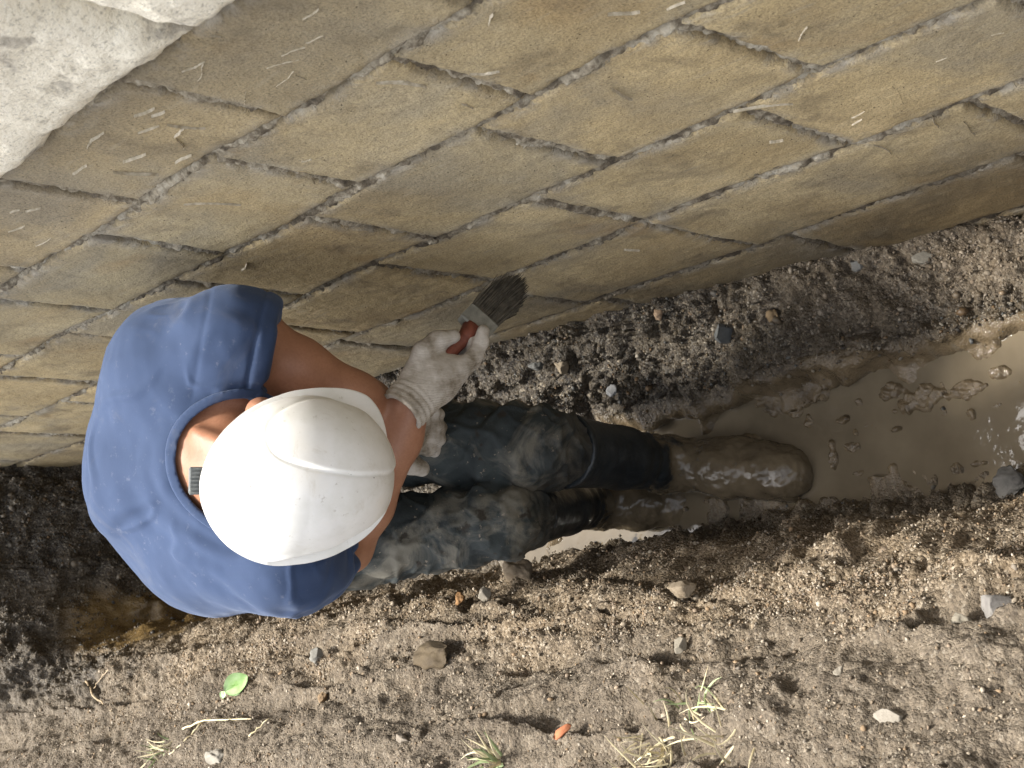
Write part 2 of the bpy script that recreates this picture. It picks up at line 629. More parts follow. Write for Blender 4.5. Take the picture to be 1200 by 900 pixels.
def mat_glove():
    M = Mat("glove_knit")
    n = M.noise(20, 5, 0.62)
    c = M.ramp(n, [(0.34, (0.17, 0.135, 0.09)), (0.46, (0.38, 0.335, 0.275)), (0.66, (0.58, 0.535, 0.475))])
    wv = M.node("ShaderNodeTexWave", {'Vector': M.pos(), 'Scale': 130, 'Distortion': 3.0, 'Detail': 1.0})
    h = M.math('ADD', M.math('MULTIPLY', wv.outputs['Fac'], 0.5), M.noise(160, 3, 0.6))
    return M.setp(Base_Color=c, Roughness=0.92, Normal=M.bump(h, 0.5, 0.0015))


def mat_hat():
    M = Mat("white_plastic")
    n = M.noise(18, 5, 0.6)
    c = M.ramp(n, [(0.35, (0.73, 0.72, 0.67)), (0.6, (0.82, 0.81, 0.78))])
    dirt = M.ramp(M.noise(75, 5, 0.75), [(0.62, 0.0), (0.74, 0.6)])
    sm = M.ramp(M.noise(16, 6, 0.72, dist=1.2), [(0.57, 0.0), (0.72, 0.40)])
    c = M.mix(sm, c, (0.50, 0.44, 0.33))
    c = M.mix(dirt, c, (0.30, 0.25, 0.18))
    yel = M.ramp(M.noise(9, 3, 0.5), [(0.6, 0.0), (0.8, 0.3)])
    c = M.mix(yel, c, (0.72, 0.60, 0.36))
    scr = M.ramp(M.noise(85, 2, 0.5), [(0.745, 0.0), (0.76, 0.9)])
    c = M.mix(scr, c, (0.05, 0.045, 0.035))
    return M.setp(Base_Color=c, Roughness=0.42, Normal=M.bump(M.noise(40, 3, 0.5), 0.06, 0.003))


def mat_flat(name, a, b, scale=40, rough=0.7, bump=0.3):
    M = Mat(name)
    c = M.ramp(M.noise(scale, 4, 0.6), [(0.3, a), (0.7, b)])
    return M.setp(Base_Color=c, Roughness=rough, Normal=M.bump(M.noise(scale * 5, 3, 0.6), bump, 0.0015))


def mat_leaf(name, a, b):
    M = Mat(name)
    c = M.ramp(M.noise(45, 3, 0.5), [(0.3, a), (0.7, b)])
    m = M.setp(Base_Color=c, Roughness=0.5)
    M.b.inputs['Subsurface Weight'].default_value = 0.0
    return m


SOIL, PEB, WATER = mat_soil(), mat_pebble(), mat_water()
BLOCK, MORTAR, WHITE, MARK = mat_block(), mat_mortar(), mat_white_stone(), mat_mark()
SKIN, SHIRT, JEANS, BOOT, GLOVE, HAT = mat_skin(), mat_shirt(), mat_jeans(), mat_boot(), mat_glove(), mat_hat()
HAIR = mat_flat("hair", (0.012, 0.009, 0.007), (0.035, 0.028, 0.022), 90, 0.6)
RATCHET = mat_flat("grey_ratchet", (0.10, 0.11, 0.11), (0.20, 0.21, 0.20), 120, 0.55)
RED = mat_flat("red_paint", (0.10, 0.026, 0.014), (0.25, 0.075, 0.045), 60, 0.5)
FERRULE = mat_flat("dull_metal", (0.13, 0.125, 0.10), (0.25, 0.24, 0.20), 70, 0.45)
BRISTLE = mat_flat("bristle", (0.040, 0.033, 0.023), (0.115, 0.098, 0.070), 80, 0.85)
GREEN = mat_leaf("leaf_green", (0.27, 0.46, 0.14), (0.45, 0.62, 0.32))
GRASSG = mat_leaf("grass_green", (0.22, 0.28, 0.12), (0.36, 0.42, 0.22))
STRAW = mat_leaf("straw", (0.55, 0.46, 0.27), (0.76, 0.68, 0.46))
TWIG = mat_leaf("twig_bark", (0.30, 0.22, 0.13), (0.48, 0.38, 0.25))
TERRA = mat_flat("terracotta", (0.34, 0.115, 0.05), (0.48, 0.19, 0.09), 60, 0.85)

# ------------------------------------------------------------------ the ground
XW = 0.68
WALL_FOOT = ([-3, 0.9, 1.13, 1.30, 1.476, 1.75, 2.16, 2.5, 3.2, 3.9], [-0.06, -0.05, -0.02, 0.045, 0.12, 0.175, 0.24, 0.28, 0.30, 0.34])


def gaxis(lo, d0, d1, hi, step, ncoarse):
    mid = np.linspace(d0, d1, int(round((d1 - d0) / step)) + 1)
    g = np.linspace(0, 1, ncoarse + 1)[1:]
    k = 4.5
    e = (np.exp(k * g) - 1) / (math.exp(k) - 1)
    return np.concatenate([(d0 + (lo - d0) * e)[::-1], mid, d1 + (hi - d1) * e])


def bank_profile(Yv):
    """heights at the knots of the cross-section, for one Y"""
    zc = np.interp(Yv, *WALL_FOOT)
    b = np.interp(Yv, [1.2, 1.6, 1.95, 2.15, 2.5, 3.0, 3.6], [0.07, 0.11, 0.20, 0.30, 0.38, 0.36, 0.42])
    fl = np.interp(Yv, [1.9, 2.3, 2.7, 3.3], [-0.03, -0.02, 0.04, 0.06]) + np.interp(Yv, [1.5, 1.75], [0.008, 0.0])
    w = np.interp(Yv, [1.5, 1.9, 2.5], [0.0, 0.0, 0.03])
    X = [-60, -3, -1.0, -0.45, -0.20, -0.02, 0.12, 0.205 - w, 0.255 - w, 0.33, 0.447, 0.492, 0.645, 0.70, 0.76, 1.2, 1.6, 60]
    Z = [1.1, 1.0, 0.96, 0.89, 0.77, 0.59, 0.40 + 0.3 * (b - 0.06), b, fl + 0.02, fl - 0.02, fl - 0.012, max(fl + 0.3 * (zc - fl), 0.015) + np.interp(Yv, [1.05, 1.3, 1.9, 2.2], [0.02, 0.055, 0.055, 0.03]), max(zc, 0.085 * min(1, max(0, (Yv - 0.95) * 1.6))), zc, zc, 0.95, 1.0, 1.0]
    return X, Z


MUD_LUMPS = [  # heaps of clay standing in the water: place, half sizes, height
    (0.401, 1.362, 0.036, 0.080, 0.034), (0.425, 1.430, 0.022, 0.035, 0.034), (0.399, 1.277, 0.026, 0.050, 0.032), (0.414, 1.215, 0.020, 0.030, 0.032),
    (0.462, 1.594, 0.036, 0.055, 0.036), (0.455, 1.697, 0.032, 0.055, 0.036), (0.484, 1.493, 0.020, 0.022, 0.034), (0.395, 1.537, 0.011, 0.018, 0.034),
    (0.473, 1.231, 0.030, 0.048, 0.034), (0.430, 1.640, 0.018, 0.020, 0.034), (0.420, 1.500, 0.012, 0.012, 0.032),
    (0.245, 1.610, 0.018, 0.040, 0.034), (0.262, 1.740, 0.024, 0.090, 0.036), (0.270, 1.860, 0.020, 0.050, 0.034), (0.262, 1.980, 0.020, 0.025, 0.034),
    (0.395, 1.780, 0.018, 0.060, 0.030), (0.330, 1.572, 0.040, 0.014, 0.032),
]
for _ in range(34):
    MUD_LUMPS.append((random.uniform(0.33, 0.50), random.uniform(1.08, 1.72), random.uniform(0.006, 0.018), random.uniform(0.008, 0.024), random.uniform(0.020, 0.032)))
for _ in range(14):
    MUD_LUMPS.append((random.uniform(0.25, 0.29), random.uniform(1.15, 2.1), random.uniform(0.006, 0.014), random.uniform(0.008, 0.03), random.uniform(0.018, 0.03)))
CLODS = []
for _ in range(130):
    k_ = random.random() ** 2
    CLODS.append((random.uniform(-0.32, 0.20), random.uniform(0.9, 3.7), 0.008 + 0.026 * k_, 0.010 + 0.040 * k_, (0.005 + 0.013 * k_) * random.choice((1, 1, 1, 1, -0.4))))
HOLLOWS = [(0.02, 1.88, 0.035, 0.16, 0.026), (0.10, 1.45, 0.03, 0.10, 0.018), (-0.02, 2.6, 0.03, 0.2, 0.022), (0.0, 1.35, 0.03, 0.12, 0.02), (0.06, 2.25, 0.02, 0.12, 0.016)]


def build_ground():
    xs = gaxis(-60, -0.62, 0.705, 60, 0.0034, 34)
    ys = gaxis(-60, 0.82, 3.98, 60, 0.0036, 34)
    nx, ny = len(xs), len(ys)
    Z = np.empty((nx, ny))
    fine = np.linspace(-0.9, 0.9, 361)
    ker = np.exp(-np.linspace(-2.2, 2.2, 11) ** 2)
    ker /= ker.sum()
    for j, y in enumerate(ys):
        kx, kz = bank_profile(y)
        zf = np.interp(fine, kx, kz)
        zs = np.convolve(np.pad(zf, 5, mode='edge'), ker, mode='valid')
        near = (xs > -0.85) & (xs < 0.85)
        Z[:, j] = np.where(near, np.interp(xs, fine, zs), np.interp(xs, kx, kz))
    X, Y = np.meshgrid(xs, ys, indexing='ij')
    # the trench ends in an uncut face of earth, far end; it is closed the same way behind the camera
    P2 = np.stack([X.ravel() * 5, Y.ravel() * 0 + 3.3, Y.ravel() * 0], 1)
    wob = fbm(P2, 3).reshape(nx, ny) * 0.10
    e = smooth(3.70, 3.97, Y + wob) + smooth(-1.0, -2.0, Y)
    e = np.clip(e, 0, 1)
    endz = np.interp(X, [-3, -0.45, -0.1, 0.3, 0.7, 1.3], [1.0, 0.84, 0.62, 0.70, 0.82, 0.98])
    inside = X < 1.3
    Z = np.where(inside, Z + (np.maximum(endz, Z) - Z) * e, Z)
    # zones
    Z0 = Z.copy()
    p = np.stack([X, Y, Z], -1).reshape(-1, 3).astype(np.float32)
    nz = fbm(p * 6, 4).reshape(nx, ny)
    mud = smooth(0.085, 0.035, Z + nz * 0.05) * smooth(0.15, 0.24, X) * smooth(2.75, 2.45, Y)
    mud = mud * smooth(0.57, 0.48, X + nz * 0.08)
    mud = mud * smooth(0.232, 0.272, X + nz * 0.04)
    clay = 0.85 * smooth(0.50, 0.40, Z + nz * 0.04) * smooth(3.3, 3.55, Y + nz * 0.2) * smooth(0.36, 0.26, X + nz * 0.1) * smooth(0.04, 0.12, X)
    soil_shade = smooth(0.40, 0.62, Z + nz * 0.14) * smooth(0.3, 0.1, X)  # upper bank zone where a cast shadow is painted as grey soil
    damp = np.maximum(smooth(0.30, 0.40, X + nz * 0.07), 0.85 * smooth(3.25, 3.6, Y + nz * 0.25) * smooth(-0.05, 0.1, X))
    damp = np.maximum(damp, 0.75 * smooth(0.13, 0.055, Z + nz * 0.07) * smooth(0.1, 0.2, X))
    mud = np.maximum(mud, clay)
    damp *= (1 - 0.55 * smooth(1.9, 1.2, Y) * smooth(0.5, 0.6, X))
    sel = ((X > -0.75) & (X < 0.75) & (Y > 0.6) & (Y < 4.3)).ravel()
    q = p[sel]
    m, d_, t_ = mud.ravel()[sel], damp.ravel()[sel], soil_shade.ravel()[sel]
    dry = 1 - m
    # heaps and ledges that run along the trench
    st = q * np.array([5.6, 3.9, 5.6], np.float32)
    disp = 0.036 * fbm(st + 3.1, 4, 0.5) * dry
    disp += 0.013 * (1 - d_) * (1 - 0.5 * t_) * billow(q * np.array([14, 9, 14], np.float32) + 1.7, 2, 0.5) * dry
    led = np.abs(perlin(q * np.array([9, 5.5, 9], np.float32) + 8.2))
    disp += -0.008 * smooth(0.16, 0.0, led) * dry * (1 - 0.6 * t_)
    cl = billow(q * 17, 3, 0.55)
    disp += (0.0095 * (1 - d_) * (1 - 0.35 * t_) + 0.024 * d_) * cl * dry
    disp += 0.022 * d_ * dry * (billow(q * 13 + 6, 3, 0.6) - 0.35 * smooth(0.1, 0.0, np.abs(perlin(q * 9 + 3))))
    disp += 0.0055 * (1 - d_) * billow(q * 31 + 4, 2, 0.5) * dry
    disp += (0.0046 + 0.0065 * d_ - 0.0014 * t_) * billow(q * 55, 2, 0.6) * dry
    disp += 0.0022 * perlin(q * 130) * dry
    # mud: soft lumps, some standing out of the water
    lump = fbm(q * np.array([13, 10, 13], np.float32) + 5, 3, 0.5)
    disp += m * (0.026 * lump + 0.018 * smooth(0.05, 0.5, lump) + 0.005 * billow(q * 40, 3))
    for x0_, amp, ph_ in ((0.150, 0.016, 1.0), (0.085, 0.024, 2.3), (0.005, 0.030, 4.1), (-0.085, 0.026, 5.7), (-0.17, 0.022, 7.9), (-0.26, 0.02, 9.2)):
        yq = np.stack([q[:, 1] * 3.0, 0 * q[:, 1] + ph_, q[:, 0] * 2.5], 1)
        line = x0_ + 0.055 * perlin(yq) + 0.016 * perlin(yq * 4.1 + 3) + 0.006 * perlin(q * 40)
        u_ = q[:, 0] - line
        on = smooth(-0.12, 0.22, perlin(yq * 0.9 + 20 + ph_))
        disp += -amp * on * smooth(-0.004, 0.007, u_) * np.exp(-np.maximum(u_, 0) / 0.045) * (1 - d_)
        disp += 0.4 * amp * on * np.exp(-(np.minimum(u_, 0) / 0.016) ** 2) * (u_ < 0) * (1 - d_)
    for cx, cy, rx, ry, h in HOLLOWS:
        disp -= h * np.exp(-((q[:, 0] - cx + 0.02 * perlin(q * 9)) / rx) ** 2 - ((q[:, 1] - cy) / ry) ** 2)
    rise = np.full(len(q), -1.0)
    rag, rgh = 0.9 * fbm(q * 30, 2), 0.7 + 0.6 * billow(q * 60, 3)
    for cx, cy, rx, ry, h in MUD_LUMPS:
        w_ = np.nonzero((np.abs(q[:, 0] - cx) < 1.8 * rx) & (np.abs(q[:, 1] - cy) < 1.8 * ry))[0]
        e2 = ((q[w_, 0] - cx) / rx) ** 2 + ((q[w_, 1] - cy) / ry) ** 2 + rag[w_]
        rise[w_] = np.maximum(rise[w_], -0.035 + (h + 0.016) * smooth(1.3, 0.25, e2) * (0.72 + 0.28 * rgh[w_]))
    for cx, cy, rx, ry, h in CLODS:
        w_ = np.nonzero((np.abs(q[:, 0] - cx) < 1.8 * rx) & (np.abs(q[:, 1] - cy) < 1.8 * ry))[0]
        e2 = ((q[w_, 0] - cx) / rx) ** 2 + ((q[w_, 1] - cy) / ry) ** 2 + 0.8 * rag[w_]
        disp[w_] += h * smooth(1.15, 0.35, e2) * (0.35 + 0.65 * rgh[w_]) * (1 - m[w_])
    N = np.stack([-np.gradient(Z0, xs, axis=0), -np.gradient(Z0, ys, axis=1), np.ones_like(Z0)], -1)
    N /= np.linalg.norm(N, axis=-1)[..., None]
    N = N.reshape(-1, 3)
    edge = (smooth(-0.75, -0.6, X) * smooth(0.75, 0.70, X) * smooth(0.6, 0.85, Y) * smooth(4.3, 4.0, Y)).ravel()[sel]
    p = p.astype(np.float64)
    p[sel] += N[sel] * (disp * edge)[:, None]
    lumps = rise + 0.005 * (rgh - 0.7)
    p[sel, 2] = np.where(rise > -0.5, np.maximum(p[sel, 2], lumps), p[sel, 2])
    far = ~sel
    p[far, 2] += 0.02 * fbm(p[far] * 2.0, 3) * 1.0
    me = mesh_from("ground", p, grid_faces(nx, ny), SOIL)
    color_attr(me, "zone", np.stack([mud.ravel(), soil_shade.ravel(), damp.ravel(), clay.ravel()], 1))
    o = link("ground", me, kind='structure')
    return p, N, mud.ravel(), soil_shade.ravel(), damp.ravel(), sel, (xs, ys, p[:, 2].reshape(nx, ny))


GP, GN, GMUD, GSHADE, GDAMP, GSEL, GRIDZ = build_ground()


def ground_z(x, y):
    xs, ys, Z = GRIDZ
    i = int(np.clip(np.searchsorted(xs, x), 1, len(xs) - 1))
    j = int(np.clip(np.searchsorted(ys, y), 1, len(ys) - 1))
    return float(Z[i, j])


# muddy water standing in the trench bottom
def build_water():
    xs = np.linspace(0.10, 0.62, 60)
    ys = np.linspace(-1.0, 2.6, 240)
    X, Y = np.meshgrid(xs, ys, indexing='ij')
    p = np.stack([X, Y, 0 * X], -1).reshape(-1, 3)
    p[:, 2] += 0.0012 * fbm(p * 14, 2)
    link("water", mesh_from("water", p, grid_faces(60, 240), WATER), kind='structure')


build_water()

# ------------------------------------------------------------------ loose gravel
ICO_V = []
ph = (1 + 5 ** 0.5) / 2
for a in (-1, 1):
    for b in (-ph, ph):
        ICO_V += [(0, a, b), (a, b, 0), (b, 0, a)]
ICO_V = np.array(ICO_V, float)
ICO_V /= np.linalg.norm(ICO_V, axis=1)[:, None]


def ico_faces():
    d = np.linalg.norm(ICO_V[:, None] - ICO_V[None], axis=-1)
    e = 4 / math.sqrt(10 + 2 * 5 ** 0.5)
    adj = np.abs(d - e) < 0.05
    F = []
    for i in range(12):
        for j in range(i + 1, 12):
            for k in range(j + 1, 12):
                if adj[i, j] and adj[j, k] and adj[i, k]:
                    n = np.cross(ICO_V[j] - ICO_V[i], ICO_V[k] - ICO_V[i])
                    F.append((i, j, k) if n @ ICO_V[i] > 0 else (i, k, j))
    return np.array(F)


ICO_F = ico_faces()


def rot_mats(n):
    q = rng.normal(size=(n, 4))
    q /= np.linalg.norm(q, axis=1)[:, None]
    w, x, y, z = q.T
    return np.stack([1 - 2 * (y * y + z * z), 2 * (x * y - z * w), 2 * (x * z + y * w),
                     2 * (x * y + z * w), 1 - 2 * (x * x + z * z), 2 * (y * z - x * w),
                     2 * (x * z - y * w), 2 * (y * z + x * w), 1 - 2 * (x * x + y * y)], 1).reshape(n, 3, 3)


def build_gravel(n=74000):
    idx = np.nonzero(GSEL & (GP[:, 0] > -0.45) & (GP[:, 0] < 0.69) & (GP[:, 1] > 0.85) & (GP[:, 1] < 3.98))[0]
    clump = 0.35 + 1.3 * smooth(-0.15, 0.3, fbm(GP[idx] * 9 + 2, 3))
    w = ((1 - GMUD[idx]) * (1 - 0.85 * GSHADE[idx]) + 0.10 * GMUD[idx]) * clump * (1 - 0.62 * GDAMP[idx])
    w[(GP[idx, 2] < 0.012) & (GMUD[idx] > 0.3)] *= 0.2
    w = w * (1 + 5 * smooth(3.6, 3.7, GP[idx, 1]) * smooth(0.1, 0.25, GP[idx, 0]))
    pick = rng.choice(idx, n, p=w / w.sum())
    P = GP[pick] + GN[pick] * 0.001 + rng.normal(size=(n, 3)) * 0.0012
    r = np.clip(np.exp(rng.normal(math.log(0.00145), 0.46, n)), 0.0008, 0.0062)
    r = r * (1 + 0.10 * GDAMP[pick])
    r = r * np.where((rng.random(n) < 0.03) & (GDAMP[pick] > 0.6), rng.uniform(1.6, 2.5, n), 1.0)
    order = np.argsort(-r)
    r, P, pick = r[order], P[order], pick[order]
    nb = 22000                                       # the larger ones have twenty sides, the crumbs eight
    OV = np.array([(1, 0, 0), (-1, 0, 0), (0, 1, 0), (0, -1, 0), (0, 0, 1), (0, 0, -1)], float)
    OF = np.array([(0, 2, 4), (2, 1, 4), (1, 3, 4), (3, 0, 4), (2, 0, 5), (1, 2, 5), (3, 1, 5), (0, 3, 5)])
    VV, FF, base = [], [], 0
    for BV, BF, sl in ((ICO_V, ICO_F, slice(0, nb)), (OV * 1.15, OF, slice(nb, n))):
        c_ = len(r[sl])
        W = BV[None] * (1 + rng.normal(size=(c_, len(BV), 1)) * 0.22) * rng.uniform(0.6, 1.25, size=(c_, 1, 3))
        W = np.einsum('nij,nkj->nki', rot_mats(c_), W) * r[sl][:, None, None] + P[sl][:, None, :]
        VV.append(W.reshape(-1, 3))
        FF.append((BF[None] + len(BV) * np.arange(c_)[:, None, None]).reshape(-1, 3) + base)
        base += len(BV) * c_
    me = mesh_from("gravel", np.concatenate(VV), np.concatenate(FF), PEB, smooth_shade=False)
    pal_dry = np.array([(.27, .215, .15), (.22, .17, .115), (.34, .285, .215), (.17, .13, .09), (.27, .19, .115), (.24, .205, .165), (.46, .40, .32), (.30, .23, .165)])
    pal_wet = np.array([(.055, .043, .029), (.085, .067, .045), (.032, .025, .018), (.125, .095, .056), (.075, .076, .072), (.17, .142, .105), (.12, .075, .036), (.23, .205, .165)])
    k = rng.integers(0, 8, n)
    wet = np.clip(GDAMP[pick] + GMUD[pick], 0, 1)[:, None]
    C = (pal_dry[k] * (1 - wet) + pal_wet[k] * wet) * rng.uniform(0.75, 1.2, (n, 1))
    A = np.where(wet > 0.5, rng.uniform(0.25, 0.75, (n, 1)), rng.uniform(0.05, 0.35, (n, 1)))
    me_c = np.concatenate([C, A], 1)
    me_c = np.concatenate([me_c[:nb].repeat(12, 0), me_c[nb:].repeat(6, 0)])
    color_attr(me, "tint", me_c)
    link("gravel", me, kind='stuff', label='loose sandy gravel and grit on the trench sides', category='gravel')


build_gravel()

# ------------------------------------------------------------------ the stone wall
WALL = thing("stone_wall", "old wall of tan stone blocks with rough mortar joints and a white rubble course on top", "wall", (XW, 2.0, 0))


def stone_face(y0, y1, z0, z1, seed, bulge, rnd, step, recess, back=0.035, x0=XW):
    """front of one block, its uneven edges falling back into the joints"""
    ny = max(6, int((y1 - y0) / step))
    nz = max(6, int((z1 - z0) / step))
    u = np.linspace(0, 1, ny)
    v = np.linspace(0, 1, nz)
    # samples crowd towards the edges
    u = 0.5 - 0.5 * np.sign(1 - 2 * u) * np.abs(1 - 2 * u) ** 0.8
    v = 0.5 - 0.5 * np.sign(1 - 2 * v) * np.abs(1 - 2 * v) ** 0.8
    Yg = y0 + (y1 - y0) * u[:, None] + 0 * v[None]
    Zg = z0 + (z1 - z0) * v[None] + 0 * u[:, None]
    q = np.stack([Yg.ravel() * 1.0, Zg.ravel() * 1.0, np.full(Yg.size, seed * 3.7)], 1)
    dy = np.minimum(Yg - y0, y1 - Yg).ravel()
    dz = np.minimum(Zg - z0, z1 - Zg).ravel()
    dist = np.minimum(dy, dz) - np.maximum(0, 0.012 - np.hypot(np.maximum(0, 0.02 - dy), np.maximum(0, 0.02 - dz)) * 0.5) * 0.4
    dist = dist + 0.006 * fbm(q * 26, 3) + 0.004 * perlin(q * 90)
    fall = recess * np.exp(-np.maximum(dist, 0) / rnd) + np.maximum(-dist, 0) * 1.2
    face = bulge * fbm(q * 5.5, 4, 0.5) + bulge * 0.35 * billow(q * 30, 2) + 0.0007 * perlin(q * 160)
    x = x0 - face + fall
    P = np.stack([x, Yg.ravel(), Zg.ravel()], 1).reshape(ny, nz, 3)
    full = np.empty((ny + 2, nz + 2, 3))
    full[1:-1, 1:-1] = P
    full[0, 1:-1] = P[0]
    full[-1, 1:-1] = P[-1]
    full[1:-1, 0] = P[:, 0]
    full[1:-1, -1] = P[:, -1]
    for a, b in ((0, 0), (0, -1), (-1, 0), (-1, -1)):
        full[a, b] = P[a, b]
    for s in ((0, slice(None)), (-1, slice(None)), (slice(None), 0), (slice(None), -1)):
        full[s + (0,)] = x0 + back
    F = grid_faces(ny + 2, nz + 2)[:, ::-1]
    E = np.zeros((ny + 2, nz + 2))
    E[1:-1, 1:-1] = np.exp(-np.maximum(np.minimum(dy, dz), 0) / 0.016).reshape(ny, nz)
    stone_face.edge = E.ravel()
    return full.reshape(-1, 3), F


COURSES = [  # bottom, top, joint positions
    (1.327, 1.548, [0.65, 1.02, 1.377, 1.736, 2.10, 2.46, 2.83, 3.20, 3.57, 3.95, 4.3]),
    (1.095, 1.327, [0.46, 0.82, 1.183, 1.540, 1.899, 2.269, 2.64, 3.0, 3.38, 3.76, 4.15]),
    (0.833, 1.095, [0.57, 0.944, 1.300, 1.688, 2.06, 2.44, 2.82, 3.2, 3.57, 3.95, 4.3]),
    (0.570, 0.833, [0.33, 0.70, 1.078, 1.472, 1.849, 2.254, 2.64, 3.02, 3.4, 3.78, 4.15]),
    (0.282, 0.570, [0.53, 0.900, 1.480, 1.90, 2.32, 2.72, 3.1, 3.5, 3.9, 4.3]),
    (0.015, 0.282, [0.55, 0.98, 1.420, 1.86, 2.30, 2.75, 3.2, 3.65, 4.1]),
    (-0.22, 0.015, [0.50, 0.92, 1.35, 1.8]),
]


def joint_wander(y, k):
    return 0.007 * math.sin(y * 5.1 + k * 2.3) + 0.004 * math.sin(y * 13 + k)


def build_wall():
    n = 0
    for ci, (z0, z1, js) in enumerate(COURSES):
        for y0, y1 in zip(js[:-1], js[1:]):
            gap = random.uniform(0.003, 0.006)
            V, F = stone_face(y0 + gap, y1 - gap, z0 + gap, z1 - gap, n + 1, 0.0030, 0.0032, 0.0046, 0.0075, x0=XW - 0.0015 + random.uniform(-0.002, 0.002))
            # the courses wander a little; both neighbours follow the same line
            zb = 0.006 * np.sin(V[:, 1] * 5.1 + ci * 2.3) + 0.004 * np.sin(V[:, 1] * 13 + ci)
            zt = 0.006 * np.sin(V[:, 1] * 5.1 + (ci - 1) * 2.3) + 0.004 * np.sin(V[:, 1] * 13 + ci - 1)
            t = (V[:, 2] - z0) / (z1 - z0)
            if ci == 0:
                zt = 0 * zt
            V[:, 2] += zb * (1 - t) + zt * t
            V[:, 1] += 0.010 * (t - 0.5) * random.uniform(-1, 1)
            o = child("stone_block", V, F, BLOCK, WALL)
            color_attr(o.data, "edge", np.stack([stone_face.edge] * 3, 1))
            n += 1
    # rough mortar standing in the joints, here flush, there washed out
    ys = np.arange(0.5, 4.1, 0.0060)
    zs = np.arange(0.0, 1.56, 0.0042)
    Y, Z = np.meshgrid(ys, zs, indexing='ij')
    q = np.stack([Y.ravel(), Z.ravel(), 0 * Y.ravel() + 4.4], 1)
    yy, zz = q[:, 0], q[:, 1]
    x = XW + 0.0050 - 0.008 * fbm(q * 9, 3, 0.5) - 0.004 * billow(q * 48, 2) - 0.005 * fbm(q * 80, 3, 0.65)
    bed = np.full(len(q), 9.0)
    for ci, (z0, z1, js) in enumerate(COURSES):
        zj = z0 + 0.006 * np.sin(yy * 5.1 + ci * 2.3) + 0.004 * np.sin(yy * 13 + ci)
        t = zz - zj
        bed = np.where(np.abs(t) < np.abs(bed), t, bed)
        inside = (zz > z0) & (zz < z1)
        for yj in js:
            d = np.where(inside, np.abs(yy - yj) * 1.1 + 0.003, 9.0)
            bed = np.where(d < np.abs(bed), -d, bed)
    n1 = fbm(q * 13 + 40, 3, 0.55)
    # squeezed-out mortar laps raggedly over the arris below; a dark gap is left under the stone above
    x -= 0.0062 * np.exp(-((bed + 0.004) / 0.0085) ** 2) * smooth(-0.25, 0.30, n1 + 0.55 * fbm(q * 42, 3, 0.6))
    x += 0.0160 * np.exp(-((bed - 0.0055) / 0.0032) ** 2) * smooth(-0.20, 0.10, -n1 + 0.4 * perlin(q * 40))
    x = np.maximum(x, XW - 0.0045 - 0.002 * perlin(q * 60))
    x = np.where(np.abs(bed) > 0.024, np.maximum(x, XW + 0.003), x)
    child("mortar", np.stack([x, Y.ravel(), Z.ravel()], 1), grid_faces(len(ys), len(zs))[:, ::-1], MORTAR, WALL)
    # heart of the wall behind the facing
    b = [(XW + 0.04, -3, -0.4), (1.15, -3, -0.4), (1.15, 6, -0.4), (XW + 0.04, 6, -0.4)]
    V = b + [(x, y, 2.35) for x, y, z in b]
    child("wall_core", V, [(3, 2, 1, 0), (4, 5, 6, 7), (0, 1, 5, 4), (1, 2, 6, 5), (2, 3, 7, 6), (3, 0, 4, 7)], MORTAR, WALL, smooth_shade=False)
    # white rubble course, proud of the blocks
    wj = [0.15, 0.72, 1.207, 1.79, 2.3, 2.85, 3.4, 3.9]
    for k, (z0, z1) in enumerate(((1.552, 1.93), (1.94, 2.33))):
        for i, (y0, y1) in enumerate(zip(wj[:-1], wj[1:])):
            sh = 0.0 if k == 0 else 0.25
            x0 = XW - 0.028 + random.uniform(-0.006, 0.006)
            V, F = stone_face(y0 + sh + 0.005, y1 + sh - 0.005, z0, z1, 50 + i + 9 * k, 0.011, 0.012, 0.007, 0.030, back=0.075, x0=x0)
            V[:, 2] += 0.006 * np.sin(V[:, 1] * 9 + i) * (1 - (V[:, 2] - z0) / (z1 - z0))
            child("white_stone", V, F, WHITE, WALL)


build_wall()


def build_marks():
    """pale scars left by a pick: short slivers lying on the block faces (y, z, length, width, angle)"""
    L = MARKS
    base = []
    for (y, z, ln, wd, an) in L:
        n = 9
        wd *= 0.42
        V = []
        for i in range(n):
            t = i / (n - 1) - 0.5
            w = wd * (1 - (2 * abs(t)) ** 1.5) * random.uniform(0.35, 1.25) + 0.0003
            c = Vector((y + math.cos(an) * t * ln, z + math.sin(an) * t * ln))
            nrm = Vector((-math.sin(an), math.cos(an)))
            jit = random.uniform(-0.3, 0.3) * wd + ln * 0.05 * math.sin(t * 4 + y * 40)
            for s, hx in ((-1, 0.0035), (0, -0.0026), (1, 0.0035)):
                p = c + nrm * (s * w * 0.5 + jit)
                V.append((XW - 0.0026 + hx * 0.7, p.x, p.y))
        F = []
        for i in range(n - 1):
            a = i * 3
            F += [(a, a + 1, a + 4, a + 3), (a + 1, a + 2, a + 5, a + 4)]
        child("chisel_mark", V, F, MARK, WALL, smooth_shade=False)


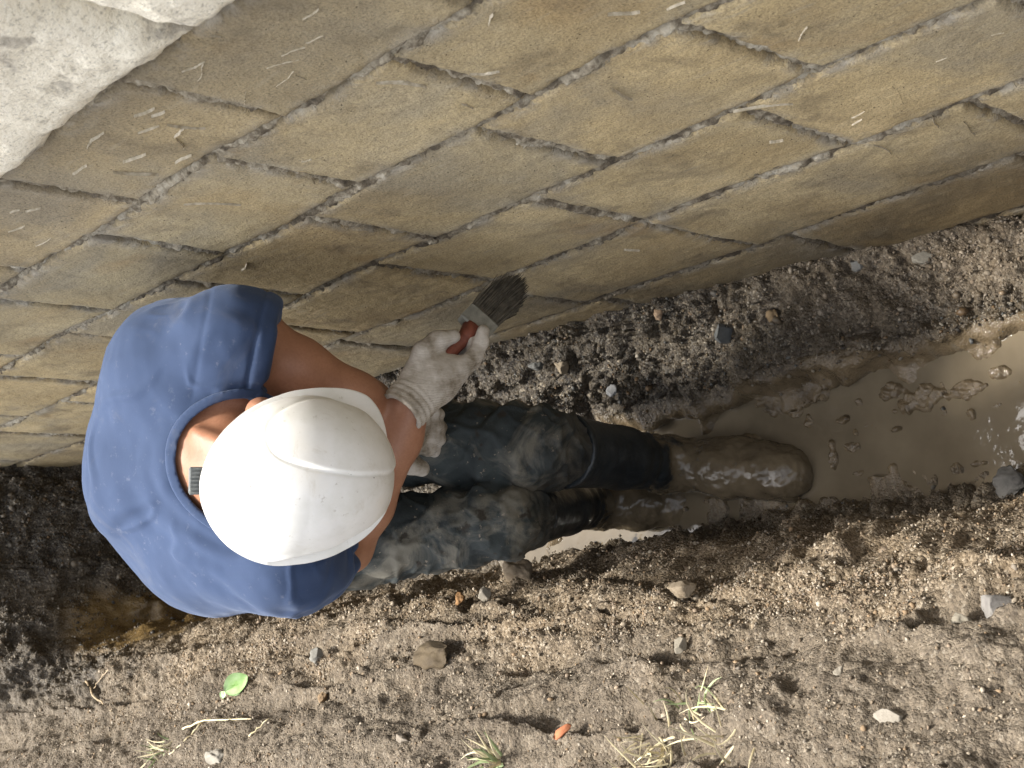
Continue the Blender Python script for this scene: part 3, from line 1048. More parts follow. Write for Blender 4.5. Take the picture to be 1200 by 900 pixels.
MARKS = [
    (1.299,1.503,0.036,0.0060,-2.89), (1.308,1.489,0.044,0.0080,2.80), (1.243,1.424,0.042,0.0060,-2.75), (1.211,1.432,0.033,0.0050,-2.81), (1.174,1.429,0.026,0.0035,-2.85), (1.276,1.399,0.047,0.0060,2.92),
    (1.263,1.386,0.019,0.0035,-1.44), (1.344,1.409,0.041,0.0070,2.72), (1.221,1.521,0.013,0.0035,-1.78), (1.127,1.466,0.028,0.0035,3.12), (1.440,1.486,0.034,0.0060,-2.94), (1.437,1.470,0.021,0.0035,-2.89),
    (1.484,1.457,0.034,0.0035,-2.71), (1.477,1.420,0.032,0.0070,3.08), (1.508,1.400,0.034,0.0035,-0.72), (1.579,1.425,0.041,0.0035,-2.96), (1.554,1.370,0.035,0.0035,-3.11), (1.547,1.496,0.058,0.0100,2.97),
    (1.648,1.466,0.038,0.0035,-3.01), (1.690,1.245,0.080,0.0022,-2.00), (1.224,1.271,0.063,0.0120,-1.93), (1.150,1.207,0.035,0.0080,-2.26), (1.484,1.227,0.015,0.0035,-2.60), (1.538,1.188,0.051,0.0080,-1.07),
    (1.903,1.437,0.036,0.0035,-2.96), (1.818,1.452,0.026,0.0035,-2.54), (1.833,1.471,0.019,0.0035,-2.75), (1.944,1.378,0.043,0.0035,-2.98), (1.456,1.422,0.047,0.0035,-1.83), (1.628,1.397,0.059,0.0035,-1.82),
    (1.041,1.294,0.026,0.0035,2.69), (1.236,1.159,0.023,0.0035,-1.46), (1.937,1.038,0.037,0.0035,2.86), (0.954,1.178,0.035,0.0035,-2.37), (0.911,1.142,0.024,0.0035,-3.04), (0.880,0.957,0.036,0.0035,2.58),
    (1.149,1.203,0.021,0.0035,-2.40), (0.928,0.685,0.075,0.0022,-1.27), (0.829,0.739,0.022,0.0035,3.11), (0.998,0.673,0.025,0.0035,2.97), (1.016,0.650,0.021,0.0035,2.99), (0.753,0.745,0.015,0.0035,-2.60),
    (1.587,0.486,0.030,0.0035,-2.00), (0.947,0.477,0.066,0.0022,-1.37), (0.958,0.549,0.058,0.0035,-1.28), (1.114,1.012,0.048,0.0035,-1.45), (1.062,0.516,0.061,0.0022,-1.42), (1.121,0.691,0.019,0.0035,-2.54),
    (0.826,0.640,0.036,0.0035,-2.71), (1.049,0.813,0.077,0.0022,-2.38),
]
build_marks()

# ------------------------------------------------------------------ the worker
PERSON = thing("person", "person in a blue t-shirt, white hard hat and muddy jeans bending down in the trench", "person", (0.345, 2.05, 0.0))


def unit(v):
    v = np.array(v, float)
    return v / np.linalg.norm(v)


I_R = np.array((CR.x, CF.x, -CD.x))
HATC = np.array([0.294, 1.706, 1.124])
U = unit((-0.15, -0.887, 0.436))                    # out of the crown
EX = unit(I_R - U * (I_R @ U))
EY = np.cross(U, EX)
if EY[0] < 0:
    EY = -EY
FW = unit(EX * math.cos(0.5) + EY * math.sin(0.5))    # where the face points
SD = np.cross(U, FW)
if SD[0] < 0:
    SD = -SD                                        # his left
HC = HATC - U * 0.035                               # middle of the head

L_SH, R_SH = (0.520, 1.845, 1.105), (0.190, 1.850, 1.040)
L_EL, L_WR = (0.433, 1.799, 0.939), (0.432, 1.944, 0.774)
R_EL, R_WR = (0.217, 1.944, 0.868), (0.428, 1.748, 0.864)
L_HIP, R_HIP = (0.466, 2.255, 0.755), (0.250, 2.275, 0.745)
L_KN, R_KN = (0.386, 1.870, 0.510), (0.256, 1.921, 0.551)
L_AN, R_AN = (0.370, 1.912, 0.060), (0.325, 2.120, 0.062)


def torso(Fd, g):
    Fd.chain([((0.41, 2.25, 0.80), 0.105 + g), ((0.30, 2.26, 0.79), 0.105 + g)], 0.05)
    Fd.chain([((0.355, 2.25, 0.84), 0.115 + g), ((0.360, 2.20, 1.01), 0.118 + g), ((0.360, 2.08, 1.095), 0.120 + g), ((0.357, 1.96, 1.110), 0.098 + g)], 0.06)
    Fd.chain([((0.425, 2.19, 0.96), 0.085 + g), ((0.455, 2.07, 1.075), 0.092 + g), ((0.472, 1.94, 1.110), 0.078 + g)], 0.06)
    Fd.chain([((0.290, 2.20, 0.95), 0.085 + g), ((0.255, 2.07, 1.045), 0.092 + g), ((0.240, 1.95, 1.065), 0.078 + g)], 0.06)
    Fd.chain([((0.44, 1.92, 1.105), 0.072 + g), (L_SH, 0.056 + g)], 0.05)
    Fd.chain([((0.26, 1.925, 1.065), 0.072 + g), (R_SH, 0.052 + g)], 0.07)
    Fd.chain([((0.517, 1.87, 1.120), 0.062 + g), ((0.508, 1.99, 1.140), 0.080 + g), ((0.45, 2.09, 1.10), 0.088 + g)], 0.07)
    Fd.chain([((0.205, 1.88, 1.05), 0.052 + g), ((0.235, 2.02, 1.06), 0.075 + g)], 0.07)


def lerp(a, b, t):
    return tuple(np.array(a) + t * (np.array(b) - np.array(a)))


# ---- the body: one skin from head to feet
B = Field((0.06, 1.52, -0.02), (0.62, 2.45, 1.30), 0.0055)
torso(B, 0.0)
B.chain([(L_SH, 0.054), (lerp(L_SH, L_EL, 0.45), 0.050), (L_EL, 0.042), (lerp(L_EL, L_WR, 0.3), 0.045), (L_WR, 0.031)], 0.022)
B.chain([(R_SH, 0.052), (lerp(R_SH, R_EL, 0.45), 0.047), (R_EL, 0.038), (lerp(R_EL, R_WR, 0.3), 0.042), (lerp(R_EL, R_WR, 0.75), 0.039), (R_WR, 0.032)], 0.022)
for hip, kn, an, toe in ((L_HIP, L_KN, L_AN, (0.325, 1.74, 0.006)), (R_HIP, R_KN, R_AN, (0.305, 2.03, -0.03))):
    B.chain([(hip, 0.085), (kn, 0.055), (lerp(kn, an, 0.3), 0.05), (an, 0.034), (toe, 0.028)], 0.015)
NB = np.array((0.372, 1.925, 1.125))
B.chain([(NB, 0.076), (lerp(NB, HC - FW * 0.03 - U * 0.03, 0.5), 0.066), (HC - FW * 0.03 - U * 0.04, 0.060)], 0.035)
B.ellipsoid(HC, (FW, SD, U), (0.098, 0.078, 0.108), 0.02)
B.ellipsoid(HC + FW * 0.035 - U * 0.078, (FW, SD, U), (0.060, 0.056, 0.055), 0.03)
B.cone(HC + FW * 0.094 - U * 0.030, 0.008, HC + FW * 0.116 - U * 0.058, 0.014, 0.012)
B.cone(HC + FW * 0.082 - U * 0.088 - SD * 0.02, 0.008, HC + FW * 0.082 - U * 0.088 + SD * 0.02, 0.008, 0.008)
B.cone(HC + FW * 0.080 - U * 0.122, 0.016, HC + FW * 0.078 - U * 0.125, 0.016, 0.02)
for s in (-1, 1):
    B.cone(HC + FW * 0.089 - U * 0.018 + SD * s * 0.018, 0.009, HC + FW * 0.078 - U * 0.022 + SD * s * 0.045, 0.009, 0.01)
    B.cone(HC + FW * 0.074 - U * 0.038 + SD * s * 0.031, 0.012, HC + FW * 0.074 - U * 0.0385 + SD * s * 0.032, 0.012, 0.004)
EAR_L = np.array((0.403, 1.750, 1.152))
B.cone(HC + SD * 0.065 - U * 0.02, 0.02, EAR_L, 0.010, 0.02)
for c in (EAR_L, HC - SD * 0.082 - U * 0.030 - FW * 0.01):
    B.ellipsoid(c, (U, FW, SD), (0.032, 0.020, 0.012), 0.010)
# two tendons standing out at the nape
for off in (0.040, 0.010):
    a = np.array(lerp(NB, HC, 0.34)) + SD * off + np.array((0, -0.005, 0.054))
    b = np.array(lerp(NB, HC, 0.80)) + SD * (off * 0.8) + np.array((0, -0.005, 0.046))
    B.cone(a, 0.007, b, 0.008, 0.02)
V, F = B.mesh()
V = relax(V, F, 2)
child("body", V, F, SKIN, PERSON)

# ---- hair under the back of the hat
Hh = Field(HC - 0.16, HC + 0.16, 0.005)
Hh.ellipsoid(HC - FW * 0.004, (FW, SD, U), (0.101, 0.081, 0.110), 0.0)
s = (slice(None),) * 3
x, y, z = Hh.pts(s)
low = -((x - HC[0]) * U[0] + (y - HC[1]) * U[1] + (z - HC[2]) * U[2]) - 0.055 + 0.9 * np.maximum(0, (x - HC[0]) * FW[0] + (y - HC[1]) * FW[1] + (z - HC[2]) * FW[2])
Hh.carve(s, -low)
V, F = Hh.mesh()
V = V + 0.0016 * rng.normal(size=V.shape)
child("hair", V, F, HAIR, PERSON)

# ---- t-shirt
Sx = Field((0.05, 1.62, 0.74), (0.65, 2.44, 1.30), 0.0042)
torso(Sx, 0.016)
for sh, el, r0, r1, e in ((L_SH, L_EL, 0.070, 0.068, 0.32), (R_SH, R_EL, 0.064, 0.074, 0.42)):
    Sx.chain([(lerp(sh, el, -0.1), r0), (lerp(sh, el, e + 0.3), r1)], 0.045)
CUTS = []
SLEEVE_CUT = {}
for sh, el, e, other in ((L_SH, L_EL, 0.32, 1), (R_SH, R_EL, 0.38, -1)):
    d = unit(np.array(el) - np.array(sh))
    p = np.array(lerp(sh, el, e))
    if other > 0:                                    # this hem hangs slantwise
        d = unit(0.4 * d + 0.6 * I_R)
        p = np.array((0.504, 1.816, 1.078))
    SLEEVE_CUT[other] = (p, d)
    s = Sx.window(p - 0.17, p + 0.17)
    x, y, z = Sx.pts(s)
    t = (x - p[0]) * d[0] + (y - p[1]) * d[1] + (z - p[2]) * d[2]
    near = np.sqrt((x - p[0]) ** 2 + (y - p[1]) ** 2 + (z - p[2]) ** 2) - 0.15
    slab = np.maximum(-t, near)
    arm = Sx.cone_d(s, np.array(lerp(sh, el, e - 0.18), np.float32), 0.054, np.array(lerp(sh, el, e + 0.3), np.float32), 0.060)
    Sx.carve(s, slab)
    Sx.carve(s, np.maximum(arm, -t - 0.05))
# neck opening
NA = np.array((0.372, 1.926, 1.100))
NBm = np.array((0.300, 1.735, 1.165))
s = (slice(None),) * 3
neck_d = Sx.cone_d(s, NA.astype(np.float32), 0.086, NBm.astype(np.float32), 0.108)
outer = Sx.D.copy()
Sx.carve(s, neck_d)
x, y, z = Sx.pts(s)
Sx.D[s] = np.maximum(Sx.D[s], 0.79 - z + 0 * x + 0 * y)
V, F = Sx.mesh()
V = relax(V, F, 3)
me = mesh_from("t_shirt", V - np.array(parent_origin(PERSON)), F, SHIRT)
N = normals_of(me)
# drape: soft folds pulled from the arm pits and shoulders, rings round the neck opening
q = V.astype(np.float32)
fold = np.zeros(len(V))
for c, amp, fr in (((0.47, 1.86, 1.06), 0.0055, 9.0), ((0.235, 1.87, 0.99), 0.0065, 9.0)):
    r = np.linalg.norm(q - np.array(c), axis=1)
    dirs = (q - np.array(c)) / (r[:, None] + 1e-4)
    fold += amp * np.exp(-(r / 0.13) ** 2) * smooth(0.02, 0.07, r) * np.sin(fr * 1.4 * perlin(dirs * 1.5 + 4) + fr * dirs[:, 0] * 0.9)
rn = np.linalg.norm(np.cross(q - NA, unit(NBm - NA)), axis=1)
fold += 0.0022 * np.sin((rn + 0.02 * perlin(q * 9)) * 190) * np.exp(-((rn - 0.13) / 0.04) ** 2) * smooth(0.40, 0.30, q[:, 0])
cre = q * np.array([9.0, 6.0, 8.0], np.float32) + 0.5 * np.stack([perlin(q * 5 + k) for k in (1.5, 7.5, 12.5)], 1)
# sharp-crested creases in the slack of the cloth
fold += 0.0042 * smooth(0.10, 0.0, np.abs(perlin(cre))) * smooth(-0.1, 0.25, perlin(q * 4 + 31))
fold += 0.0030 * smooth(0.12, 0.0, np.abs(perlin(cre * 1.9 + 5))) * smooth(0.0, 0.3, perlin(q * 6 + 11))
fold += 0.0045 * fbm(q * np.array([7, 10, 10], np.float32), 3) + 0.0012 * fbm(q * 26, 2)
for p_, d in SLEEVE_CUT.values():
    t = (q - p_) @ d
    nr_ = smooth(0.16, 0.12, np.linalg.norm(q - p_, axis=1))
    fold += nr_ * (-0.0022 * np.exp(-((t + 0.024) / 0.0035) ** 2) + 0.0012 * smooth(-0.024, -0.019, t))
    fold += nr_ * -0.0018 * np.exp(-((t + 0.112 + 0.01 * np.sin(q[:, 2] * 30)) / 0.005) ** 2)
for a, b, dep, wid in (((0.566, 1.869, 1.192), (0.525, 1.846, 1.148), 0.0095, 0.011), ((0.578, 1.861, 1.16), (0.516, 1.838, 1.136), 0.006, 0.008),
                       ((0.205, 1.968, 1.133), (0.190, 1.865, 1.10), 0.006, 0.010), ((0.16, 1.88, 1.06), (0.20, 1.845, 1.10), 0.006, 0.010)):
    a, b = np.array(a), np.array(b)
    ab = b - a
    t = np.clip((q - a) @ ab / (ab @ ab), -0.25, 1.25)
    d = np.linalg.norm((q - a - t[:, None] * ab) + 0.006 * perlin(q * 14)[:, None], axis=1)
    e_ = smooth(-0.25, 0.15, t) * smooth(1.25, 0.8, t)
    fold += e_ * (-dep * np.exp(-(d / wid) ** 2) + 0.5 * dep * np.exp(-((d - 1.9 * wid) / wid) ** 2))
low = smooth(1.0, 0.85, q[:, 2])
fold += low * 0.006 * perlin(q * np.array([16, 9, 5], np.float32))
V2 = V + N * fold[:, None]
me.vertices.foreach_set("co", (V2 - np.array(parent_origin(PERSON))).astype(np.float32).ravel())
me.update()
TS = link("t_shirt", me, PERSON)
# ribbed collar
Cf = Field((0.20, 1.62, 0.90), (0.52, 2.05, 1.28), 0.0032)
s = (slice(None),) * 3
x, y, z = Cf.pts(s)
T2 = Field((0.20, 1.62, 0.90), (0.52, 2.05, 1.28), 0.0032)
torso(T2, 0.018)
nd = Cf.cone_d(s, NA.astype(np.float32), 0.086, NBm.astype(np.float32), 0.108)
Cf.D = np.maximum(np.abs(nd - 0.005) - 0.0075, np.abs(T2.D) - 0.0042) + 0 * T2.D
V, F = Cf.mesh()
V = relax(V, F, 2)
child("collar", V, F, SHIRT, TS)
# ---- jeans
J = Field((0.08, 1.68, 0.14), (0.62, 2.46, 0.98), 0.005)
J.chain([((0.43, 2.265, 0.80), 0.115), ((0.28, 2.275, 0.79), 0.115)], 0.03)
J.chain([((0.355, 2.25, 0.80), 0.125), ((0.355, 2.24, 0.90), 0.118)], 0.05)
J.chain([(L_HIP, 0.100), (lerp(L_HIP, L_KN, 0.5), 0.078), (L_KN, 0.073), (lerp(L_KN, L_AN, 0.13), 0.070), (lerp(L_KN, L_AN, 0.24), 0.060), (lerp(L_KN, L_AN, 0.5), 0.045)], 0.012)
J.chain([(R_HIP, 0.100), (lerp(R_HIP, R_KN, 0.5), 0.075), (R_KN, 0.070), (lerp(R_KN, R_AN, 0.13), 0.067), (lerp(R_KN, R_AN, 0.24), 0.060), (lerp(R_KN, R_AN, 0.5), 0.045)], 0.010)
V, F = J.mesh()
V = relax(V, F, 2)
me = mesh_from("jeans", V - np.array(parent_origin(PERSON)), F, JEANS)
N = normals_of(me)
q = V.astype(np.float32)
fold = np.zeros(len(V))
for hip, kn, ph_ in ((L_HIP, L_KN, 0.0), (R_HIP, R_KN, 2.0)):
    ax = unit(np.array(kn) - np.array(hip))
    t = (q - np.array(kn)) @ ax
    rel = q - np.array(kn)
    ang = np.arctan2(rel @ np.cross(ax, (0, 0, 1)), rel @ np.array((0, 0, 1.0)))
    wgt = np.exp(-np.maximum(0, np.linalg.norm(rel - np.outer(t, ax), axis=1) - 0.1) * 40)
    wav = np.sin(t * 95 + 2.2 * np.sin(ang * 1.5 + ph_) + 3.0 * perlin(q * 7 + ph_) + ph_)
    fold += wgt * 0.0042 * wav * (1.25 * np.exp(-((t + 0.02) / 0.09) ** 2) + 0.8 * np.exp(-((t + 0.28) / 0.14) ** 2))
crj = q * np.array([14.0, 9.0, 12.0], np.float32) + 0.6 * np.stack([perlin(q * 6 + k) for k in (2.5, 8.5, 14.5)], 1)
fold += 0.0060 * smooth(0.10, 0.0, np.abs(perlin(crj))) * smooth(-0.15, 0.2, perlin(q * 5 + 21))
fold += 0.0035 * smooth(0.12, 0.0, np.abs(perlin(crj * 2.1 + 5)))
fold += 0.007 * fbm(q * np.array([10, 10, 10], np.float32) + 3, 3) + 0.0022 * fbm(q * 34, 3)
V2 = V + N * fold[:, None]
me.vertices.foreach_set("co", (V2 - np.array(parent_origin(PERSON))).astype(np.float32).ravel())
me.update()
JN = link("jeans", me, PERSON)
# ---- rubber boots
for kn, an, toe, rx in ((L_KN, L_AN, (0.312, 1.675, 0.008), 0.069), (R_KN, R_AN, (0.300, 1.985, -0.035), 0.060)):
    lo = np.minimum(an, toe) - 0.12
    hi = np.maximum(an, toe) + np.array((0.12, 0.12, 0.40))
    Bt = Field(lo, hi, 0.004)
    top = np.array(lerp(kn, an, 0.24))
    an_ = np.array(an)
    toe_ = np.array(toe)
    Bt.chain([(top, rx), (lerp(kn, an, 0.6), rx - 0.010), (an_ + (0, 0, 0.04), 0.053), (an_ + (0, 0.02, -0.03), 0.052)], 0.02)
    mid = an_ + (toe_ - an_) * 0.5 + np.array((0, 0, 0.006))
    Bt.chain([(an_ + (0, -0.01, 0.0), 0.054), (mid, 0.053), (toe_, 0.053)], 0.03)
    Bt.chain([(mid + (0.02, 0, -0.02), 0.045), (toe_ + (0.018, 0.02, -0.01), 0.045)], 0.02)
    ax = unit(np.array(an) - np.array(kn))
    s = (slice(None),) * 3
    x, y, z = Bt.pts(s)
    t = (x - top[0]) * ax[0] + (y - top[1]) * ax[1] + (z - top[2]) * ax[2]
    Bt.D[s] = np.maximum(Bt.D[s], -t)
    # instep creases and the rim at the top of the shaft
    lip = np.abs(t - 0.006) - 0.006
    rad = Bt.cone_d(s, top.astype(np.float32), rx + 0.0022, np.array(lerp(kn, an, 0.6), np.float32), 0.06)
    Bt.blend(s, np.maximum(lip, rad), 0.003)
    V, F = Bt.mesh()
    V = relax(V, F, 2)
    q = V.astype(np.float32)
    me = mesh_from("boot", V - np.array(parent_origin(PERSON)), F, BOOT)
    N = normals_of(me)
    muddy = smooth(0.24, 0.10, q[:, 2])
    d = (0.0015 + 0.006 * muddy) * fbm(q * 22, 4, 0.55) + 0.0022 * np.sin(q[:, 2] * 150 + 5 * perlin(q * 9)) * np.exp(-((q[:, 2] - 0.15) / 0.05) ** 2)
    V2 = V + N * d[:, None]
    me.vertices.foreach_set("co", (V2 - np.array(parent_origin(PERSON))).astype(np.float32).ravel())
    me.update()
    link("boot", me, PERSON)

# ---- gloves
I_D = np.array((CR.y, CF.y, -CD.y))                  # down in the picture, as a direction of the place
I_F = np.array((CR.z, CF.z, -CD.z))
gh = unit((0.219 * 0.92, -0.055, -0.211))            # along the right hand
gl = unit(np.cross(gh, I_F))
if gl @ I_D < 0:
    gl = -gl
gt = np.cross(gl, gh)
if gt @ I_F > 0:
    gt = -gt                                         # towards the eye
WR = np.array(R_WR)


def rh(h, l, t):
    return WR + gh * h * 0.97 + gl * (l - 0.006 * min(1, max(0, h / 0.08))) * 0.78 + gt * t * 0.85


G = Field(np.minimum(rh(0.1, 0, 0) - 0.17, WR - 0.1), np.maximum(rh(0.1, 0, 0) + 0.17, WR + 0.1), 0.0026)
G.chain([(rh(-0.035, 0, 0), 0.037), (rh(0.0, 0, 0), 0.035)], 0.01)
G.chain([(rh(-0.005, 0, 0), 0.034), (rh(0.055, 0.012, 0.004), 0.033)], 0.02)
G.chain([(rh(0.045, -0.012, 0.0), 0.030), (rh(0.082, -0.004, -0.01), 0.023)], 0.02)
G.chain([(rh(0.05, 0.02, 0.012), 0.028), (rh(0.088, 0.030, 0.012), 0.023)], 0.02)
G.chain([(rh(0.05, 0.02, -0.022), 0.027), (rh(0.085, 0.028, -0.026), 0.021)], 0.02)
kf = 0.007
for t0, path in ((0.024, [(0.085, 0.034), (0.125, 0.040), (0.152, 0.030), (0.172, 0.017)]),
                 (0.003, [(0.088, 0.036), (0.124, 0.043), (0.146, 0.028), (0.150, 0.006)]),
                 (-0.019, [(0.085, 0.034), (0.118, 0.040), (0.136, 0.024), (0.134, 0.002)]),
                 (-0.039, [(0.078, 0.030), (0.104, 0.034), (0.118, 0.020), (0.114, 0.002)])):
    rr = [0.0138, 0.0130, 0.0120, 0.0106] if t0 > -0.03 else [0.0122, 0.0114, 0.0105, 0.0096]
    G.chain([(rh(h, l, t0), r) for (h, l), r in zip(path, rr)], kf)
G.chain([(rh(0.030, -0.026, 0.006), 0.021), (rh(0.072, -0.044, 0.014), 0.0165), (rh(0.103, -0.039, 0.016), 0.0148), (rh(0.130, -0.021, 0.016), 0.0122)], 0.012)
ss = (slice(None),) * 3
x, y, z = G.pts(ss)
t = (x - WR[0]) * gh[0] + (y - WR[1]) * gh[1] + (z - WR[2]) * gh[2]
G.D[ss] = np.maximum(G.D[ss], -t - 0.030)
cut = G.cone_d(ss, rh(-0.06, 0, 0).astype(np.float32), 0.031, rh(-0.02, 0, 0).astype(np.float32), 0.029)
G.carve(ss, cut)
V, F = G.mesh()
V = relax(V, F, 2)
me = mesh_from("glove", V - np.array(parent_origin(PERSON)), F, GLOVE)
q = V.astype(np.float32)
hh_ = (q - WR) @ gh
d = 0.0012 * fbm(q * 60, 3) + 0.0010 * np.sin(hh_ * 600) * smooth(0.015, -0.005, hh_)
me.vertices.foreach_set("co", (V + normals_of(me) * d[:, None] - np.array(parent_origin(PERSON))).astype(np.float32).ravel())
me.update()
link("glove", me, PERSON)

# left hand: closed loosely over the left thigh
W2 = np.array(L_WR)
K2 = np.array((0.418, 1.919, 0.721))
fh = unit(K2 - W2)
to_eye = -I_F
fl = unit(np.cross(fh, to_eye))
if fl @ I_D < 0:
    fl = -fl
ft = np.cross(fh, fl)
if ft @ to_eye < 0:
    ft = -ft


def lh(h, l, t):
    return W2 + fh * (h * 0.86 - 0.012) + fl * l * 0.84 + ft * t * 0.85


G = Field(W2 - 0.19, W2 + 0.17, 0.0028)
G.chain([(W2 - unit(W2 - np.array(L_EL)) * 0.045, 0.042), (lh(0, 0, 0), 0.039), (lh(0.055, 0.004, 0.004), 0.036)], 0.02)
G.chain([(lh(0.035, 0.0, 0.0), 0.034), (lh(0.08, 0.012, 0.0), 0.028)], 0.02)
G.chain([(lh(0.035, -0.02, 0.0), 0.03), (lh(0.08, -0.02, 0.0), 0.025)], 0.02)
for l0, ln, r0 in ((-0.036, 0.85, 0.0115), (-0.013, 1.0, 0.0130), (0.010, 1.05, 0.0135), (0.032, 0.95, 0.0130)):
    G.chain([(lh(0.078, l0, 0.006), r0), (lh(0.078 + 0.040 * ln, l0 * 1.1, 0.000), r0 * 0.95), (lh(0.078 + 0.058 * ln, l0 * 1.1 + 0.002, -0.026), r0 * 0.9), (lh(0.078 + 0.046 * ln, l0 * 1.05 + 0.004, -0.046), r0 * 0.8)], 0.006)
G.chain([(lh(0.020, 0.030, 0.0), 0.024), (lh(0.055, 0.058, 0.002), 0.018), (lh(0.083, 0.074, 0.004), 0.016), (lh(0.112, 0.078, 0.002), 0.0135)], 0.012)
V, F = G.mesh()
V = relax(V, F, 2)
me = mesh_from("glove", V - np.array(parent_origin(PERSON)), F, GLOVE)
q = V.astype(np.float32)
d = 0.0014 * fbm(q * 55, 3)
me.vertices.foreach_set("co", (V + normals_of(me) * d[:, None] - np.array(parent_origin(PERSON))).astype(np.float32).ravel())
me.update()
link("glove", me, PERSON)

# ---- hard hat
HAT_RIM = [(85, 480), (90, 560), (130, 660), (200, 745), (300, 805), (380, 827), (480, 824), (580, 808), (690, 765), (790, 700), (855, 620), (888, 530), (892, 430), (866, 340), (856, 250), (834, 180), (785, 118), (720, 95), (620, 88), (520, 95), (400, 125), (300, 170), (220, 230), (150, 310), (105, 400)]
HAT_DOME = [(98, 480), (104, 560), (145, 655), (212, 735), (305, 790), (380, 806), (480, 800), (580, 782), (680, 738), (775, 680), (840, 610), (876, 530), (882, 430), (855, 330), (800, 245), (745, 190), (650, 146), (560, 124), (470, 128), (400, 145), (310, 188), (235, 245), (165, 320), (120, 405)]
BOSS = [(320, 280), (338, 370), (440, 412), (570, 440), (700, 452), (890, 440), (850, 300), (790, 235), (740, 190), (650, 160), (540, 140), (440, 170), (368, 212)]
RIDGE = [(372, 812), (600, 752), (760, 668), (882, 575)]
MMZ = 0.000342


def plan(pts):
    p = np.array(pts, float) - (480, 460)
    return np.stack([p[:, 0], -p[:, 1]], 1) * MMZ


def radial(pts, ang):
    p = plan(pts)
    a = np.arctan2(p[:, 1], p[:, 0])
    r = np.hypot(p[:, 0], p[:, 1])
    o = np.argsort(a)
    a, r = a[o], r[o]
    a = np.concatenate([a - 2 * np.pi, a, a + 2 * np.pi])
    r = np.tile(r, 3)
    v = np.interp(ang, a, r)
    k = np.exp(-np.linspace(-2, 2, 13) ** 2)
    k /= k.sum()
    return np.convolve(np.concatenate([v[-6:], v, v[:6]]), k, mode='valid')


def poly_sd(P, poly):
    """signed distance to a closed outline, inside negative"""
    d = np.full(len(P), 9.0)
    ins = np.zeros(len(P), bool)
    n = len(poly)
    for i in range(n):
        a, b = poly[i], poly[(i + 1) % n]
        ab = b - a
        t = np.clip(((P - a) @ ab) / (ab @ ab), 0, 1)
        d = np.minimum(d, np.linalg.norm(P - a - t[:, None] * ab, axis=1))
        c = (a[1] > P[:, 1]) != (b[1] > P[:, 1])
        xx = a[0] + (P[:, 1] - a[1]) / (b[1] - a[1] + 1e-12) * ab[0]
        ins ^= c & (P[:, 0] < xx)
    return np.where(ins, -d, d)


def chaikin(p, n=2):
    for _ in range(n):
        a, b = p, np.roll(p, -1, 0)
        p = np.stack([a * 0.75 + b * 0.25, a * 0.25 + b * 0.75], 1).reshape(-1, 2)
    return p


def build_hat():
    na, nr, nb = 320, 90, 10
    ang = np.linspace(-np.pi, np.pi, na, endpoint=False)
    rd, rr = radial(HAT_DOME, ang), radial(HAT_RIM, ang)
    rr = np.maximum(rr, rd + 0.004)
    P, H = [], []
    th = np.linspace(0.004, 1, nr) * np.pi / 2
    for t in th:
        s_ = math.sin(t) ** (1.0 - 0.14 * min(1.0, t / 0.5))
        P.append(np.stack([np.cos(ang) * rd * s_, np.sin(ang) * rd * s_], 1))
        H.append(np.full(na, 0.128 * math.cos(t) ** 0.92 + 0.004))
    for k in range(1, nb + 1):
        f = k / nb
        r = rd + (rr - rd) * f
        P.append(np.stack([np.cos(ang) * r, np.sin(ang) * r], 1))
        H.append(0.004 - (rr - rd) * 0.28 * f ** 1.5 - 0.0)
    P = np.array(P)
    H = np.array(H)
    flat = P.reshape(-1, 2)
    sd = poly_sd(flat, chaikin(plan(BOSS)))
    boss = smooth(0.0035, -0.0035, sd) * 0.0052 - 0.0022 * np.exp(-((sd - 0.002) / 0.0030) ** 2)
    rg = plan(RIDGE)
    outer = np.concatenate([rg, [(0.25, -0.10), (0.15, -0.22), (-0.03, -0.22)]])
    sd2 = poly_sd(flat, outer)
    step = -smooth(0.0025, -0.0025, sd2) * 0.0055 + 0.002 * np.exp(-((sd2 - 0.003) / 0.004) ** 2)
    rim = np.zeros(len(flat)).reshape(P.shape[:2])
    rim[nr - 9:nr] = np.linspace(0, 1, 9)[:, None] ** 2 * 0.0
    dome_w = np.ones(P.shape[:2])
    dome_w[nr:] = 0.15
    off = ((boss + step).reshape(P.shape[:2])) * dome_w
    # out along the dome's own normal, roughly
    c = P / (np.linalg.norm(P, axis=-1, keepdims=True) + 1e-9)
    lat = np.concatenate([np.sin(th) ** 2, np.zeros(nb)])[:, None]
    P = P + c * (off * lat * 0.8)[..., None]
    H = H + off * (1 - lat * 0.7)

    def to3(Pp, Hh_):
        return HATC + Pp[..., :1] * EX + Pp[..., 1:] * EY + Hh_[..., None] * U
    outer3 = to3(P, H)
    inner3 = to3(P * 0.972 if True else P, H - 0.0035)
    inner3[-1] = to3(P[-1] * 0.999, H[-1] - 0.003)
    V = np.concatenate([outer3.reshape(-1, 3), inner3[::-1].reshape(-1, 3)])
    rows = 2 * (nr + nb)
    F = []
    for i in range(rows - 1):
        a = i * na + np.arange(na)
        b = i * na + (np.arange(na) + 1) % na
        F.append(np.stack([a, a + na, b + na, b], 1))
    F = np.concatenate(F)
    cap = [tuple(range(na))]
    V = np.concatenate([V, V[:na].mean(0)[None] + U * 0.00005])
    me_faces = [tuple(f) for f in F] + [(len(V) - 1, k, (k + 1) % na) for k in range(na)]
    return V, me_faces


V, F = build_hat()
HT = child("hard_hat", V, F, HAT, PERSON)
bm_me = HT.data


